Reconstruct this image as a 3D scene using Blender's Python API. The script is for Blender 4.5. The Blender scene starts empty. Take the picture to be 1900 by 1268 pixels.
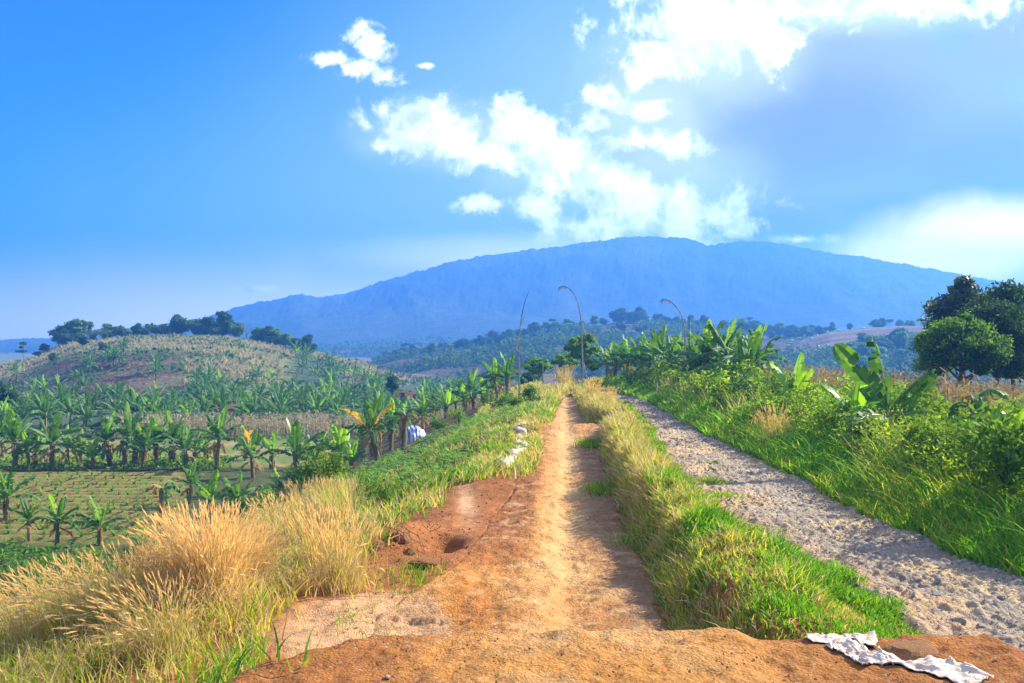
import bpy, math, numpy as np
from math import radians, sin, cos, pi
C = bpy.context.scene.collection
K = 1864.0           # focal length in photo pixels; x right, y forward, z up, eye at z = 0
R = np.random.default_rng(11)

# ------------------------------------------------------------------ numeric helpers
def sm(x, a, b):
    t = np.clip((np.asarray(x, float) - a) / (b - a), 0, 1)
    return t * t * (3 - 2 * t)
def _hash(i, j, s):
    n = (i.astype(np.int64) * 374761393 + j.astype(np.int64) * 668265263 + s * 1442695041) & 0x7fffffff
    n = ((n ^ (n >> 13)) * 1274126177) & 0x7fffffff
    return ((n ^ (n >> 16)) & 0xffff) / 65535.0
def vn(x, y, s=0):
    xi = np.floor(x); yi = np.floor(y); fx = x - xi; fy = y - yi
    fx = fx * fx * (3 - 2 * fx); fy = fy * fy * (3 - 2 * fy)
    a = _hash(xi, yi, s); b = _hash(xi + 1, yi, s); c = _hash(xi, yi + 1, s); d = _hash(xi + 1, yi + 1, s)
    return (a * (1 - fx) + b * fx) * (1 - fy) + (c * (1 - fx) + d * fx) * fy
def fbm(x, y, s=0, o=4):
    x = np.asarray(x, float); y = np.asarray(y, float)
    r = 0; a = .5; t = 0
    for k in range(o):
        r = r + a * vn(x, y, s + k * 7); t += a; a *= .5
        x, y = x * 1.93 + y * .45 + 3.1, y * 1.93 - x * .45 + 1.7
    return r / t
def itp(v, pts):
    return np.interp(v, [p[0] for p in pts], [p[1] for p in pts])
def g2(x, y, cx, cy, rx, ry):
    return np.exp(-((x - cx) / rx) ** 2 - ((y - cy) / ry) ** 2)

# ------------------------------------------------------------------ terrain
def xc(y): return .055 * y - .1
def pL(y): return itp(y, [(0, -1.3), (6.8, -1.3), (8.8, -1.15), (9.8, -.8), (11, -.52), (14, -.2), (16.5, .05), (22, .42), (25, .42), (27.5, .5), (29, 1.1), (34, 1.45), (40, 1.9), (46, 2.35)])
def pR(y): return itp(y, [(0, 1.3), (8, 1.3), (10, 1.4), (14, 1.5), (18, 1.72), (23, 1.95), (26, 2.6), (27.5, 2.6), (29.5, 2.25), (34, 2.35), (40, 2.6), (46, 2.75)])
def gL(y): return itp(y, [(0, 3.3), (9.5, 3.3), (11.2, 3.02), (13.7, 2.8), (19.9, 3.0), (27.4, 3.67), (33.7, 4.16), (39.8, 4.38), (47, 3.75), (53, 3.0), (60, 1.2), (66, -.6)])
def gR(y): return itp(y, [(0, 5.35), (7.8, 5.2), (9.95, 5.07), (13.7, 4.92), (17.5, 5.1), (27.4, 5.2), (33.7, 5.42), (39.8, 5.6), (47, 5.45), (53, 4.75), (60, 3.1), (66, 1.2)])

def mound(x, y):
    wob = .10 * (fbm(x * .8, x * 0, 5, 2) - .5)
    edge = np.where(x < -.86, (-.86 - x) * 1.05, 0)
    m = 1 - sm(y + edge + wob, 6.42, 6.85)
    m = m * sm(x, -2.1, -1.5) * (1 - sm(x, 3.0, 3.9))
    return .48 * m
HL = [(-400, 720), (-200, 700), (0, 681), (60, 668), (130, 640), (200, 632), (300, 627), (420, 630), (480, 640), (540, 651), (600, 661), (660, 676), (720, 692), (790, 715), (860, 745)]
HM = [(450, 730), (600, 705), (690, 674), (760, 662), (850, 647), (900, 640), (960, 626), (1020, 616), (1100, 608), (1180, 604), (1300, 608), (1380, 615), (1450, 622), (1600, 630), (1900, 640), (2400, 660)]
HR = [(1330, 735), (1380, 700), (1430, 660), (1470, 638), (1540, 617), (1620, 610), (1740, 606), (1850, 602), (2000, 600), (2500, 640)]
HF = [(-400, 668), (300, 664), (560, 657), (640, 650), (720, 645), (790, 640), (830, 640), (900, 645), (1100, 650), (2400, 655)]
HB = [(-900, 650), (-300, 640), (0, 634), (50, 629), (100, 629), (180, 613), (240, 609), (300, 603), (380, 592), (420, 579), (470, 563), (540, 549), (560, 547), (590, 553), (640, 546), (700, 528), (740, 518), (800, 500), (850, 486), (900, 477), (930, 472), (1000, 463), (1080, 452), (1160, 442), (1200, 441), (1250, 444), (1290, 449), (1310, 460), (1330, 457), (1370, 451), (1420, 452), (1500, 463), (1600, 478), (1700, 499), (1800, 514), (1860, 523), (1900, 530), (2100, 570), (2600, 640)]
def hill(x, y, prof, y0, D, base, back, p=1.0):
    px = 950 + K * x / np.maximum(y, 1)
    zc = -(itp(px, prof) - 640) / K * D
    t = np.clip((y - y0) / (D - y0), 0, 1)
    up = (t * t * (3 - 2 * t)) * (1 - p) + t * (2 - t) * p
    dn = 1 - sm(y, D, D + back)
    return base + (zc - base) * np.where(y < D, up, dn)
def corridor(x, y):
    zc = -2.3 - .45 * sm(y, 42, 75)
    l, r, a, b = pL(y), pR(y), gL(y), gR(y)
    z = zc + 0 * x
    # berm between the two tracks
    t = np.clip((x - r) / np.maximum(a - r, .2), 0, 1)
    A = itp(y, [(0, .3), (7, .38), (9, .58), (14, .58), (24, .46), (34, .35), (42, .2), (48, .1)])
    A = A * sm(y, 6.55, 7.3)
    A = A * (.8 + .4 * fbm(x * 1.2, y * .9, 31, 3))
    z = z + A * sm(t, 0, .22) * (1 - sm(t, .3, 1.0)) - .05 * sm(x, r, r + .3)
    # left fall
    d = l - x
    m = itp(y, [(0, .24), (8, .24), (20, .44), (60, .40), (90, .3)])
    s0 = itp(y, [(0, .9), (10, .9), (16, .5), (30, .5)])
    dd = np.maximum(d - s0, 0)
    z = z - m * (dd - .5 * (1 - np.exp(-dd / .5)))
    # right rise, then slow fall
    e = np.maximum(x - b, 0)
    z = z + (.10 * (x > a) * 0) + .45 * (1 - np.exp(-e / 1.1)) - .085 * np.maximum(e - 4, 0)
    # low hump across the track, then eroded spots beside it
    z = z + .22 * np.exp(-((y - 26) / .9) ** 2) * sm(x, l - .6, l + .2) * (1 - sm(x, r - .2, r + .6))
    z = z - .10 * g2(x, y, -.75, 8.2, .7, 1.3) - .42 * g2(x, y, -.80, 11.6, .17, .30) * (.6 + .8 * fbm(x * 7, y * 5, 15, 3)) + .20 * g2(x, y, -1.45, 11.8, .40, .7)
    z = z - .04 * g2(x + .06 * y, y, .22, 15.0, .16, 2.0) - .30 * g2(x, y, 1.55, 7.7, .22, .7)
    return z
def floor_l(x, y):
    f = -7.4 - 2.2 * sm(y, 150, 300) - 1.6 * sm(x, 0, 60) * sm(y, 70, 130)
    return f + .5 * (fbm(x * .03, y * .03, 9, 3) - .5) * sm(y, 60, 100)
def fieldmask(x, y):
    u = x / np.maximum(y, 1)
    return sm(y, 36.5, 38) * (1 - sm(y, 57.5, 59)) * (1 - sm(u, -.335, -.315))
def base_h(x, y):
    c = corridor(x, y); f = floor_l(x, y)
    c = c - 9.5 * sm(y, 66, 125)
    k = 1.0
    q = np.clip(.5 + .5 * (c - f) / k, 0, 1)
    z = f + (c - f) * q + k * q * (1 - q) * .5
    near = 1 - sm(y, 60, 90)
    z = z + near * (.10 * (fbm(x * .6, y * .6, 3, 4) - .5) + .05 * (fbm(x * 3, y * 3, 4, 3) - .5) + .05 * (fbm(x * 9, y * 8, 14, 3) - .5) * (1 - sm(y, 22, 35)))
    z = z + .11 * fieldmask(x, y) * np.sin((y + .3 * np.sin(x * .4)) * 2 * pi / 1.15)
    return z
def all_h(x, y):
    x = np.asarray(x, float); y = np.asarray(y, float)
    b = base_h(x, y)
    n1 = fbm(x * .04, y * .04, 21, 5) - .5
    hl = hill(x, y, HL, 128, 235, -9, 90) + 1.2 * n1 * sm(y, 130, 170)
    terr = sm(y, 132, 145) * (1 - sm(y, 165, 185)) * (1 - sm(x / np.maximum(y, 1), -.40, -.32))
    hl = hl + terr * .5 * np.sin(y * 2 * pi / 9)
    hm = hill(x, y, HM, 255, 470, -12, 200) + 5 * n1 * sm(y, 260, 330)
    hr = hill(x, y, HR, 225, 400, -13, 150, .7) + 3 * n1 * sm(y, 230, 300)
    hf = hill(x, y, HF, 600, 800, -14, 500) + 5 * (fbm(x * .012, y * .012, 25, 4) - .5)
    rid = np.abs(fbm(x * .0045 + 2, y * .0016, 41, 5) - .5) * 2
    px = 950 + K * x / np.maximum(y, 1)
    hb = hill(x, y, HB, 820, 1500, -14, 400, .35)
    t = sm(y, 850, 1100) * (1 - sm(y, 1380, 1490))
    hb = hb - 40 * rid * t * sm(hb, -10, 60) + 8 * (fbm(x * .012, y * .01, 43, 4) - .5) * sm(y, 850, 1000)
    hb = hb + (5.5 * (fbm(x * .11, y * .06, 44, 3) - .5) + 3 * (vn(x * .3, y * .1, 48) - .5)) * sm(y, 850, 1300)
    return np.stack([b, hl, hm, hr, hf, hb])
def lowered(x, y):
    l, r, a, b = pL(y), pR(y), gL(y), gR(y)
    i = np.minimum(sm(x, l + .02, l + .14), 1 - sm(x, r - .14, r - .02)) * sm(y, 6.2, 6.5) * (1 - sm(y, 44, 45.4))
    j = np.minimum(sm(x, a + .02, a + .16), 1 - sm(x, b - .16, b - .02)) * sm(y, 1.6, 2.6) * (1 - sm(y, 62, 64))
    k = sm(mound(x, y), .10, .3) * sm(y, 3, 3.6)
    return np.maximum(np.maximum(i, j), k)
def h(x, y):           # top surface anywhere
    x = np.atleast_1d(np.asarray(x, float)); y = np.atleast_1d(np.asarray(y, float))
    z = all_h(x, y).max(0)
    return np.maximum(z, base_nomicro(x, y) + mound(x, y)) if y.min() < 8 else z
def base_nomicro(x, y): return base_h(x, y)
def h1(x, y): return float(h(x, y)[0])
def at(px, y):          # ground point straight ahead of a photo column at distance y
    x = (px - 950) / K * y
    return (x, y, h1(x, y))

# ------------------------------------------------------------------ mesh building
class MB:
    def __init__(s): s.V = []; s.F = []; s.M = []; s.n = 0
    def add(s, v, f, m=0):
        v = np.asarray(v, float).reshape(-1, 3); f = np.asarray(f, np.int64).reshape(-1, 4)
        s.V.append(v); s.F.append(f + s.n); s.n += len(v)
        s.M.append(np.full(len(f), m) if np.isscalar(m) else np.asarray(m)); return s
    def mesh(s, name, mats, smooth=False, cols=None, attr=None):
        me = bpy.data.meshes.new(name)
        V = np.concatenate(s.V); F = np.concatenate(s.F); M = np.concatenate(s.M)
        me.vertices.add(len(V)); me.vertices.foreach_set('co', V.astype(np.float32).ravel())
        me.loops.add(F.size); me.loops.foreach_set('vertex_index', F.astype(np.int32).ravel())
        me.polygons.add(len(F)); me.polygons.foreach_set('loop_start', np.arange(0, F.size, 4, dtype=np.int32))
        me.polygons.foreach_set('material_index', M.astype(np.int32))
        if smooth: me.polygons.foreach_set('use_smooth', np.ones(len(F), bool))
        else: me.polygons.foreach_set('use_smooth', np.zeros(len(F), bool))
        for m in (mats if isinstance(mats, (list, tuple)) else [mats]): me.materials.append(m)
        me.update(calc_edges=True)
        if cols is not None:
            a = me.color_attributes.new('Col', 'FLOAT_COLOR', 'POINT')
            a.data.foreach_set('color', np.concatenate([cols, np.ones((len(cols), 1))], 1).astype(np.float32).ravel())
        if attr is not None:
            a = me.attributes.new('tone', 'FLOAT', 'POINT'); a.data.foreach_set('value', attr.astype(np.float32))
        return me
def tag(o, label=None, cat=None, group=None, kind=None):
    if label: o['label'] = label
    if cat: o['category'] = cat
    if group: o['group'] = group
    if kind: o['kind'] = kind
    return o
def link(name, me, parent=None, loc=(0, 0, 0), rz=0, sc=1, tilt=(0, 0)):
    o = bpy.data.objects.new(name, me); C.objects.link(o); o.location = loc
    o.rotation_euler = (tilt[0], tilt[1], rz)
    o.scale = (sc, sc, sc) if np.isscalar(sc) else sc
    if parent: o.parent = parent
    return o
def thing(name, parts, loc, rz, sc, label, cat, group=None, tilt=(0, 0)):
    """parts: list of (part name, mesh); an Empty at the base parents them"""
    if len(parts) == 1 and parts[0][0] is None:
        return tag(link(name, parts[0][1], None, loc, rz, sc, tilt), label, cat, group)
    e = link(name, None, None, loc, rz, sc, tilt); tag(e, label, cat, group)
    for p in parts: link(p[0], p[1], e)
    return e
def grid_faces(nr, nc):
    i = np.arange(nr * nc).reshape(nr, nc)
    return np.stack([i[:-1, :-1], i[:-1, 1:], i[1:, 1:], i[1:, :-1]], -1).reshape(-1, 4)
def tube(pts, rad, n=6):
    pts = np.asarray(pts, float); rad = np.broadcast_to(rad, len(pts))
    T = np.gradient(pts, axis=0); T /= np.linalg.norm(T, axis=1)[:, None] + 1e-9
    up = np.array([0, 0, 1.]) if abs(T[0, 2]) < .8 else np.array([1., 0, 0])
    A = np.cross(T, up); A /= np.linalg.norm(A, axis=1)[:, None] + 1e-9; B = np.cross(T, A)
    a = np.linspace(0, 2 * pi, n + 1)
    v = pts[:, None] + rad[:, None, None] * (A[:, None] * np.cos(a)[None, :, None] + B[:, None] * np.sin(a)[None, :, None])
    return v.reshape(-1, 3), grid_faces(len(pts), n + 1)
def unit(n, rng, zb=0):
    v = rng.normal(size=(n, 3)); v[:, 2] += zb
    return v / (np.linalg.norm(v, axis=1)[:, None] + 1e-9)
def leaves(cen, size, rng, aspect=.45, zb=.6, hang=0):
    """diamond leaves, one quad each, at the points cen"""
    n = len(cen); nor = unit(n, rng, zb); a = np.cross(nor, unit(n, rng)); a /= np.linalg.norm(a, axis=1)[:, None] + 1e-9
    a[:, 2] -= hang; b = np.cross(nor, a)
    s = (size * rng.uniform(.6, 1.35, n))[:, None] if np.isscalar(size) else size[:, None]
    v = np.stack([cen - a * s, cen + b * s * aspect - a * s * .1, cen + a * s, cen - b * s * aspect - a * s * .1], 1)
    return v.reshape(-1, 3), np.arange(4 * n).reshape(-1, 4)
def blades(base, H, W, lean, az, rng, segs=3, curl=1.8):
    """curved tapering blades: base (n,3), height H, width W, lean = sideways reach / height"""
    n = len(base); H = np.broadcast_to(H, n); W = np.broadcast_to(W, n); lean = np.broadcast_to(lean, n)
    d = np.stack([np.cos(az), np.sin(az), 0 * az], 1); tw = rng.uniform(0, 2 * pi, n)
    s = np.stack([np.cos(tw), np.sin(tw), 0 * az], 1)
    rows = []
    for k in range(segs + 1):
        t = k / segs; w = W * (1 - t ** 1.6) * .5 + W * .04
        c = base + d * (H * lean * t ** curl)[:, None]; c[:, 2] += H * t * (1 - .28 * np.minimum(lean, 1.6) * t * t)
        rows += [c - s * w[:, None], c + s * w[:, None]]
    v = np.stack(rows, 1).reshape(-1, 3); m = 2 * (segs + 1)
    f = np.array([[2 * k, 2 * k + 1, 2 * k + 3, 2 * k + 2] for k in range(segs)])
    return v, (np.arange(n)[:, None, None] * m + f[None]).reshape(-1, 4)
def pts_in(n, x0, x1, y0, y1, rng, persp=True):
    y = np.exp(rng.uniform(np.log(y0 + 2), np.log(y1 + 2), n)) - 2 if persp else rng.uniform(y0, y1, n)
    return rng.uniform(x0, x1, n), y
def ordinal(k):
    w = ['first', 'second', 'third', 'fourth', 'fifth', 'sixth', 'seventh', 'eighth', 'ninth', 'tenth', 'eleventh', 'twelfth', 'thirteenth', 'fourteenth', 'fifteenth', 'sixteenth', 'seventeenth', 'eighteenth', 'nineteenth']
    if k < 19: return w[k]
    k += 1; tens = ['twent', 'thirt', 'fort', 'fift', 'sixt', 'sevent', 'eight', 'ninet'][k // 10 - 2]
    return tens + 'ieth' if k % 10 == 0 else tens + 'y-' + w[k % 10 - 1]

# ------------------------------------------------------------------ materials
def newmat(name):
    m = bpy.data.materials.new(name); m.use_nodes = True; nt = m.node_tree; nt.nodes.clear()
    return m, nt
def N(nt, t, **kw):
    n = nt.nodes.new(t)
    for k, v in kw.items():
        if k.startswith('i_'):
            k2 = k[2:]; n.inputs[int(k2) if k2.isdigit() else k2.replace('_', ' ')].default_value = v
        else: setattr(n, k, v)
    return n
def L(nt, a, b): nt.links.new(a, b)
def ramp(nt, cols, pos=None, interp='LINEAR'):
    r = nt.nodes.new('ShaderNodeValToRGB'); cr = r.color_ramp; cr.interpolation = interp
    n = len(cols); pos = pos or [i / max(n - 1, 1) for i in range(n)]
    while len(cr.elements) < n: cr.elements.new(.5)
    for e, c, p in zip(cr.elements, cols, pos): e.position = p; e.color = (*c, 1)
    return r
def foliage(name, cols, trans=.35, rough=.65, spec=.1, tint=1.25, tb=.55):
    """leaf: colour varies from leaf to leaf, light passes through"""
    m, nt = newmat(name)
    g = N(nt, 'ShaderNodeNewGeometry'); oi = N(nt, 'ShaderNodeObjectInfo')
    r = ramp(nt, cols); L(nt, g.outputs['Random Per Island'], r.inputs[0])
    hs = N(nt, 'ShaderNodeHueSaturation'); L(nt, r.outputs[0], hs.inputs['Color'])
    mr = N(nt, 'ShaderNodeMapRange', i_3=.8, i_4=1.2); L(nt, oi.outputs['Random'], mr.inputs[0]); L(nt, mr.outputs[0], hs.inputs['Value'])
    p = N(nt, 'ShaderNodeBsdfPrincipled'); p.inputs['Roughness'].default_value = rough; p.inputs['Specular IOR Level'].default_value = spec
    L(nt, hs.outputs[0], p.inputs['Base Color'])
    t = N(nt, 'ShaderNodeBsdfTranslucent'); mx = N(nt, 'ShaderNodeMix', data_type='RGBA', blend_type='MULTIPLY'); mx.inputs[0].default_value = 1
    L(nt, hs.outputs[0], mx.inputs[6]); mx.inputs[7].default_value = (1.5 * tint, 1.5 * tint, tb, 1); L(nt, mx.outputs[2], t.inputs[0])
    ms = N(nt, 'ShaderNodeMixShader', i_0=trans); L(nt, p.outputs[0], ms.inputs[1]); L(nt, t.outputs[0], ms.inputs[2])
    o = N(nt, 'ShaderNodeOutputMaterial'); L(nt, ms.outputs[0], o.inputs[0]); return m
def rough_mat(name, cols, scale=3, rough=.85, bump=.3, bscale=None, spec=.25, detail=6, pos=None, dist=.05, stretch=None):
    m, nt = newmat(name)
    tc = N(nt, 'ShaderNodeTexCoord'); src = tc.outputs['Object']
    if stretch:
        mp = N(nt, 'ShaderNodeMapping'); mp.inputs['Scale'].default_value = stretch; L(nt, src, mp.inputs[0]); src = mp.outputs[0]
    n = N(nt, 'ShaderNodeTexNoise', i_Scale=scale, i_Detail=detail, i_Roughness=.65); L(nt, src, n.inputs['Vector'])
    r = ramp(nt, cols, pos or [.3 + .4 * i / max(1, len(cols) - 1) for i in range(len(cols))]); L(nt, n.outputs[0], r.inputs[0])
    p = N(nt, 'ShaderNodeBsdfPrincipled', i_Roughness=rough); p.inputs['Specular IOR Level'].default_value = spec; L(nt, r.outputs[0], p.inputs['Base Color'])
    if bump:
        n2 = N(nt, 'ShaderNodeTexNoise', i_Scale=bscale or scale * 4, i_Detail=5); L(nt, src, n2.inputs['Vector'])
        b = N(nt, 'ShaderNodeBump', i_Strength=bump, i_Distance=dist); L(nt, n2.outputs[0], b.inputs['Height']); L(nt, b.outputs[0], p.inputs['Normal'])
    o = N(nt, 'ShaderNodeOutputMaterial'); L(nt, p.outputs[0], o.inputs[0]); return m
def ground_mat(name, sc=2.0, fine=14, lo=.7, hi=1.35, bump=.5, dist=.06, speck=None, grit=60):
    """surface colour from the mesh's own soil / grass map, broken up by noise"""
    m, nt = newmat(name)
    tc = N(nt, 'ShaderNodeTexCoord'); at_ = N(nt, 'ShaderNodeAttribute', attribute_name='Col')
    n1 = N(nt, 'ShaderNodeTexNoise', i_Scale=sc, i_Detail=8, i_Roughness=.7); L(nt, tc.outputs['Object'], n1.inputs['Vector'])
    n2 = N(nt, 'ShaderNodeTexNoise', i_Scale=fine, i_Detail=6, i_Roughness=.7); L(nt, tc.outputs['Object'], n2.inputs['Vector'])
    m1 = N(nt, 'ShaderNodeMapRange', i_1=.3, i_2=.7, i_3=lo, i_4=hi); L(nt, n1.outputs[0], m1.inputs[0])
    m2 = N(nt, 'ShaderNodeMapRange', i_1=.3, i_2=.7, i_3=lo, i_4=hi); L(nt, n2.outputs[0], m2.inputs[0])
    mu = N(nt, 'ShaderNodeMath', operation='MULTIPLY'); L(nt, m1.outputs[0], mu.inputs[0]); L(nt, m2.outputs[0], mu.inputs[1])
    vm = N(nt, 'ShaderNodeVectorMath', operation='SCALE'); L(nt, at_.outputs['Color'], vm.inputs[0]); L(nt, mu.outputs[0], vm.inputs['Scale'])
    col = vm.outputs[0]
    vo = N(nt, 'ShaderNodeTexVoronoi', i_Scale=grit); L(nt, tc.outputs['Object'], vo.inputs['Vector'])
    if speck:
        sr = N(nt, 'ShaderNodeMapRange', i_1=speck[1], i_2=speck[1] + .08, i_3=0, i_4=speck[2]); se = N(nt, 'ShaderNodeSeparateColor'); L(nt, vo.outputs['Color'], se.inputs[0]); L(nt, se.outputs[0], sr.inputs[0])
        mx = N(nt, 'ShaderNodeMix', data_type='RGBA'); L(nt, sr.outputs[0], mx.inputs[0]); L(nt, col, mx.inputs[6]); mx.inputs[7].default_value = (*speck[0], 1); col = mx.outputs[2]
    p = N(nt, 'ShaderNodeBsdfPrincipled', i_Roughness=.95); p.inputs['Specular IOR Level'].default_value = .12; L(nt, col, p.inputs['Base Color'])
    ve = N(nt, 'ShaderNodeTexVoronoi', feature='DISTANCE_TO_EDGE', i_Scale=grit * .28); L(nt, tc.outputs['Object'], ve.inputs['Vector']); vr = N(nt, 'ShaderNodeMapRange', i_1=0, i_2=.08, i_3=0, i_4=.12); L(nt, ve.outputs['Distance'], vr.inputs[0])
    a0 = N(nt, 'ShaderNodeMath', operation='ADD'); L(nt, vr.outputs[0], a0.inputs[0]); L(nt, n2.outputs[0], a0.inputs[1])
    ad = N(nt, 'ShaderNodeMath', operation='MULTIPLY_ADD'); ad.inputs[1].default_value = -.35
    L(nt, vo.outputs['Distance'], ad.inputs[0]); L(nt, a0.outputs[0], ad.inputs[2])
    b = N(nt, 'ShaderNodeBump', i_Strength=bump, i_Distance=dist); L(nt, ad.outputs[0], b.inputs['Height']); L(nt, b.outputs[0], p.inputs['Normal'])
    o = N(nt, 'ShaderNodeOutputMaterial'); L(nt, p.outputs[0], o.inputs[0]); return m

# ------------------------------------------------------------------ ground, hills, mountain: one sheet cut by what it shows
def rows():
    ys = []; y = -26.
    while y < 1990:
        w = max(y + 8, 8); ys.append(y); y += w * (.0042 if 0 < y < 62 else (.011 if y > 0 else .06))
    return np.array(ys)
YS = rows(); US = np.concatenate([np.linspace(-1.15, -.56, 60)[:-1], np.linspace(-.56, .56, 700), np.linspace(.56, 1.15, 60)[1:]])
Wd = np.maximum(YS + 8, 8)
GY = np.repeat(YS[:, None], len(US), 1); GX = US[None] * np.where(YS < 25, Wd, YS + 8 * (1 - sm(YS, 25, 200)))[:, None]
HH = all_h(GX, GY); GI = HH.argmax(0); GZ = HH.max(0) - .10 * lowered(GX, GY)
def mixc(a, b, t): return a + (np.asarray(b) - a) * np.clip(t, 0, 1)[..., None]
def ground_cols(x, y, I):
    u = x / np.maximum(y, 1); px = 950 + K * u
    c = np.zeros(x.shape + (3,)) + (.075, .085, .028)
    n = fbm(x * .5, y * .5, 61, 4); n3 = fbm(x * 2.2, y * 2.2, 62, 3); nl = fbm(x * .05, y * .09, 63, 4)
    soil = np.array((.30, .115, .035))
    # bare soil left of the track
    d = pL(y) - x
    c = mixc(c, soil, sm(-d, -1.9 - 1.2 * n, -.9) * sm(y, 5, 6) * (1 - sm(y, 28, 34)))
    c = mixc(c, soil * (.75, .8, .8), .75 * sm(n3, .42, .6) * sm(d, .5, 1) * (1 - sm(d, 11, 14)) * sm(y, 13, 18) * (1 - sm(y, 62, 75)))
    c = mixc(c, (.48, .27, .13), g2(x + .06 * y, y, .22, 15.0, .13, 2.0) * 1.1 + sm(g2(x, y, -1.1, 8.4, .95, 1.2), .3, .6))
    c = mixc(c, (.11, .10, .03), sm(x, 5, 7) * (1 - sm(y, 70, 90)))
    # plots in the low field
    f = fieldmask(x, y); st = .5 + .5 * np.sin((y + .3 * np.sin(x * .4)) * 2 * pi / 1.15)
    c = mixc(c, mixc(np.zeros(x.shape + (3,)) + (.32, .17, .06), (.12, .18, .035), (1 - st) * 1.0 * sm(n3, .3, .5) + .38), f)
    e = sm(y, 60, 62) * (1 - sm(y, 78, 80)) * (1 - sm(u, -.2, -.12)); c = mixc(c, mixc(np.zeros(x.shape + (3,)) + (.28, .20, .06), (.14, .18, .04), sm(n, .35, .55)), e * (I == 0))
    c = mixc(c, (.40, .34, .27), sm(n3, .6, .7) * e * .4)
    c = mixc(c, (.07, .10, .045), sm(y, 82, 90) * (I == 0))
    # grassy hill: dry tussocks above, olive on the right, red terraces at the foot on the left
    g = mixc(np.zeros(x.shape + (3,)) + (.27, .22, .10), (.13, .18, .045), sm(nl, .40, .56)); g = mixc(g, (.17, .18, .055), sm(px, 430, 560))
    tr = (1 - sm(px, 300, 400)) * (1 - sm(y, 176, 184)); g = mixc(g, mixc(np.zeros(x.shape + (3,)) + (.15, .085, .055), (.10, .11, .05), sm(fbm(x * .15, y * .3, 69, 4), .42, .56)), tr)
    g = mixc(g, (.20, .085, .06), .8 * g2(px, y, 560, 215, 60, 12)); g = mixc(g, (.19, .13, .08), sm(px, 640, 700))
    g = mixc(g, (.07, .105, .05), sm(px, 520, 560) * (1 - sm(px, 630, 690)) * (1 - sm(y, 200, 215)))
    c = np.where((I == 1)[..., None], g, c)
    w = mixc(np.zeros(x.shape + (3,)) + (.04, .07, .03), (.13, .09, .055), sm(fbm(x * .02, y * .04, 64, 4), .48, .56) * .85)
    w = mixc(w, (.22, .085, .07), g2(px, y, 1340, 420, 70, 22) + g2(px, y, 1180, 380, 60, 10) * .8); c = np.where((I == 2)[..., None], w, c)
    fb = mixc(np.zeros(x.shape + (3,)) + (.15, .10, .07), (.18, .16, .09), sm(fbm(x * .015, y * .08, 65, 4), .45, .55)); fb = mixc(fb, (.06, .095, .05), 1 - sm(y, 285, 320)); fb = mixc(fb, (.12, .16, .05), sm(y, 385, 397))
    c = np.where((I == 3)[..., None], fb, c)
    ff = mixc(np.zeros(x.shape + (3,)) + (.06, .09, .05), (.15, .12, .08), sm(fbm(x * .01, y * .02, 66, 4), .5, .56)); c = np.where((I == 4)[..., None], ff, c)
    mt = mixc(np.zeros(x.shape + (3,)) + (.035, .06, .035), (.075, .10, .05), sm(fbm(x * .008, y * .004, 67, 5), .45, .6)); c = np.where((I == 5)[..., None], mt, c)
    return c
GC = ground_cols(GX, GY, GI)
M_ground = ground_mat('soil_and_turf', 1.3, 12, .65, 1.4, .6, .05)
M_hillg = ground_mat('hill_grass', .12, .9, .55, 1.5, 1, .5, grit=2)
M_far = ground_mat('wooded_slope', .05, .35, .55, 1.5, 1, 2.5, grit=.5)
nr, nc = GX.shape; FA = grid_faces(nr, nc); FI = GI.ravel()[FA[:, 0]]
V3 = np.stack([GX, GY, GZ], -1).reshape(-1, 3); C3 = GC.reshape(-1, 3)
for k, (nm, mt) in enumerate([('ground', M_ground), ('grassy_hill', M_hillg), ('wooded_hill', M_far), ('ploughed_hill', M_hillg), ('valley_hills', M_far), ('mountain', M_far)]):
    f = FA[FI == k]; ids, inv = np.unique(f, return_inverse=True)
    mb = MB(); mb.add(V3[ids], inv.reshape(-1, 4)); tag(link(nm, mb.mesh(nm, mt, True, C3[ids])), kind='structure')

def ribbon(name, mat, ys, lf, rf, ncol, zf, colf, edge=.09, ends=(True, True), over=.12):
    y = np.repeat(ys[:, None], ncol, 1); s = np.linspace(0, 1, ncol)[None]
    a = lf(ys)[:, None] - over; b = rf(ys)[:, None] + over
    wob = .16 * (fbm(y * 1.6, y * 0 + (s > .5) * 9, 71, 4) - .5) * np.abs(s - .5) * 2
    x = a + (b - a) * s + wob
    e = np.minimum(s * (b - a), (1 - s) * (b - a)) / (over * 1.7)
    if ends[0]: e = np.minimum(e, (y - ys[0]) / .3)
    if ends[1]: e = np.minimum(e, (ys[-1] - y) / .8)
    z = zf(x, y) + .02 - (.02 + edge) * (1 - sm(e, 0, 1))
    mb = MB(); mb.add(np.stack([x, y, z], -1), grid_faces(len(ys), ncol))
    return tag(link(name, mb.mesh(name, mat, True, colf(x, y).reshape(-1, 3))), kind='structure')
def steps(y0, y1, k, off=2):
    out = [y0]
    while out[-1] < y1: out.append(out[-1] + k * (out[-1] + off))
    return np.array(out)
def path_z(x, y):
    c = xc(y); z = base_h(x, y)
    rut = -.05 * np.exp(-((x - c - .12) / .17) ** 2) + .03 * np.exp(-((x - c + .35) / .2) ** 2)
    crack = sm(x, -1.2, -.8) * (1 - sm(x, -.7, -.1)) * .05 * sm(y - 8.2 - .35 * (-x) - .1 * fbm(x * 6, y * 6, 77, 3), 0, .03) * (1 - sm(y, 9.5, 10.5))
    return z + rut + crack + .045 * (fbm(x * 4, y * 3, 72, 4) - .5) + .020 * (fbm(x * 20, y * 22, 73, 3) - .5)
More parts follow.
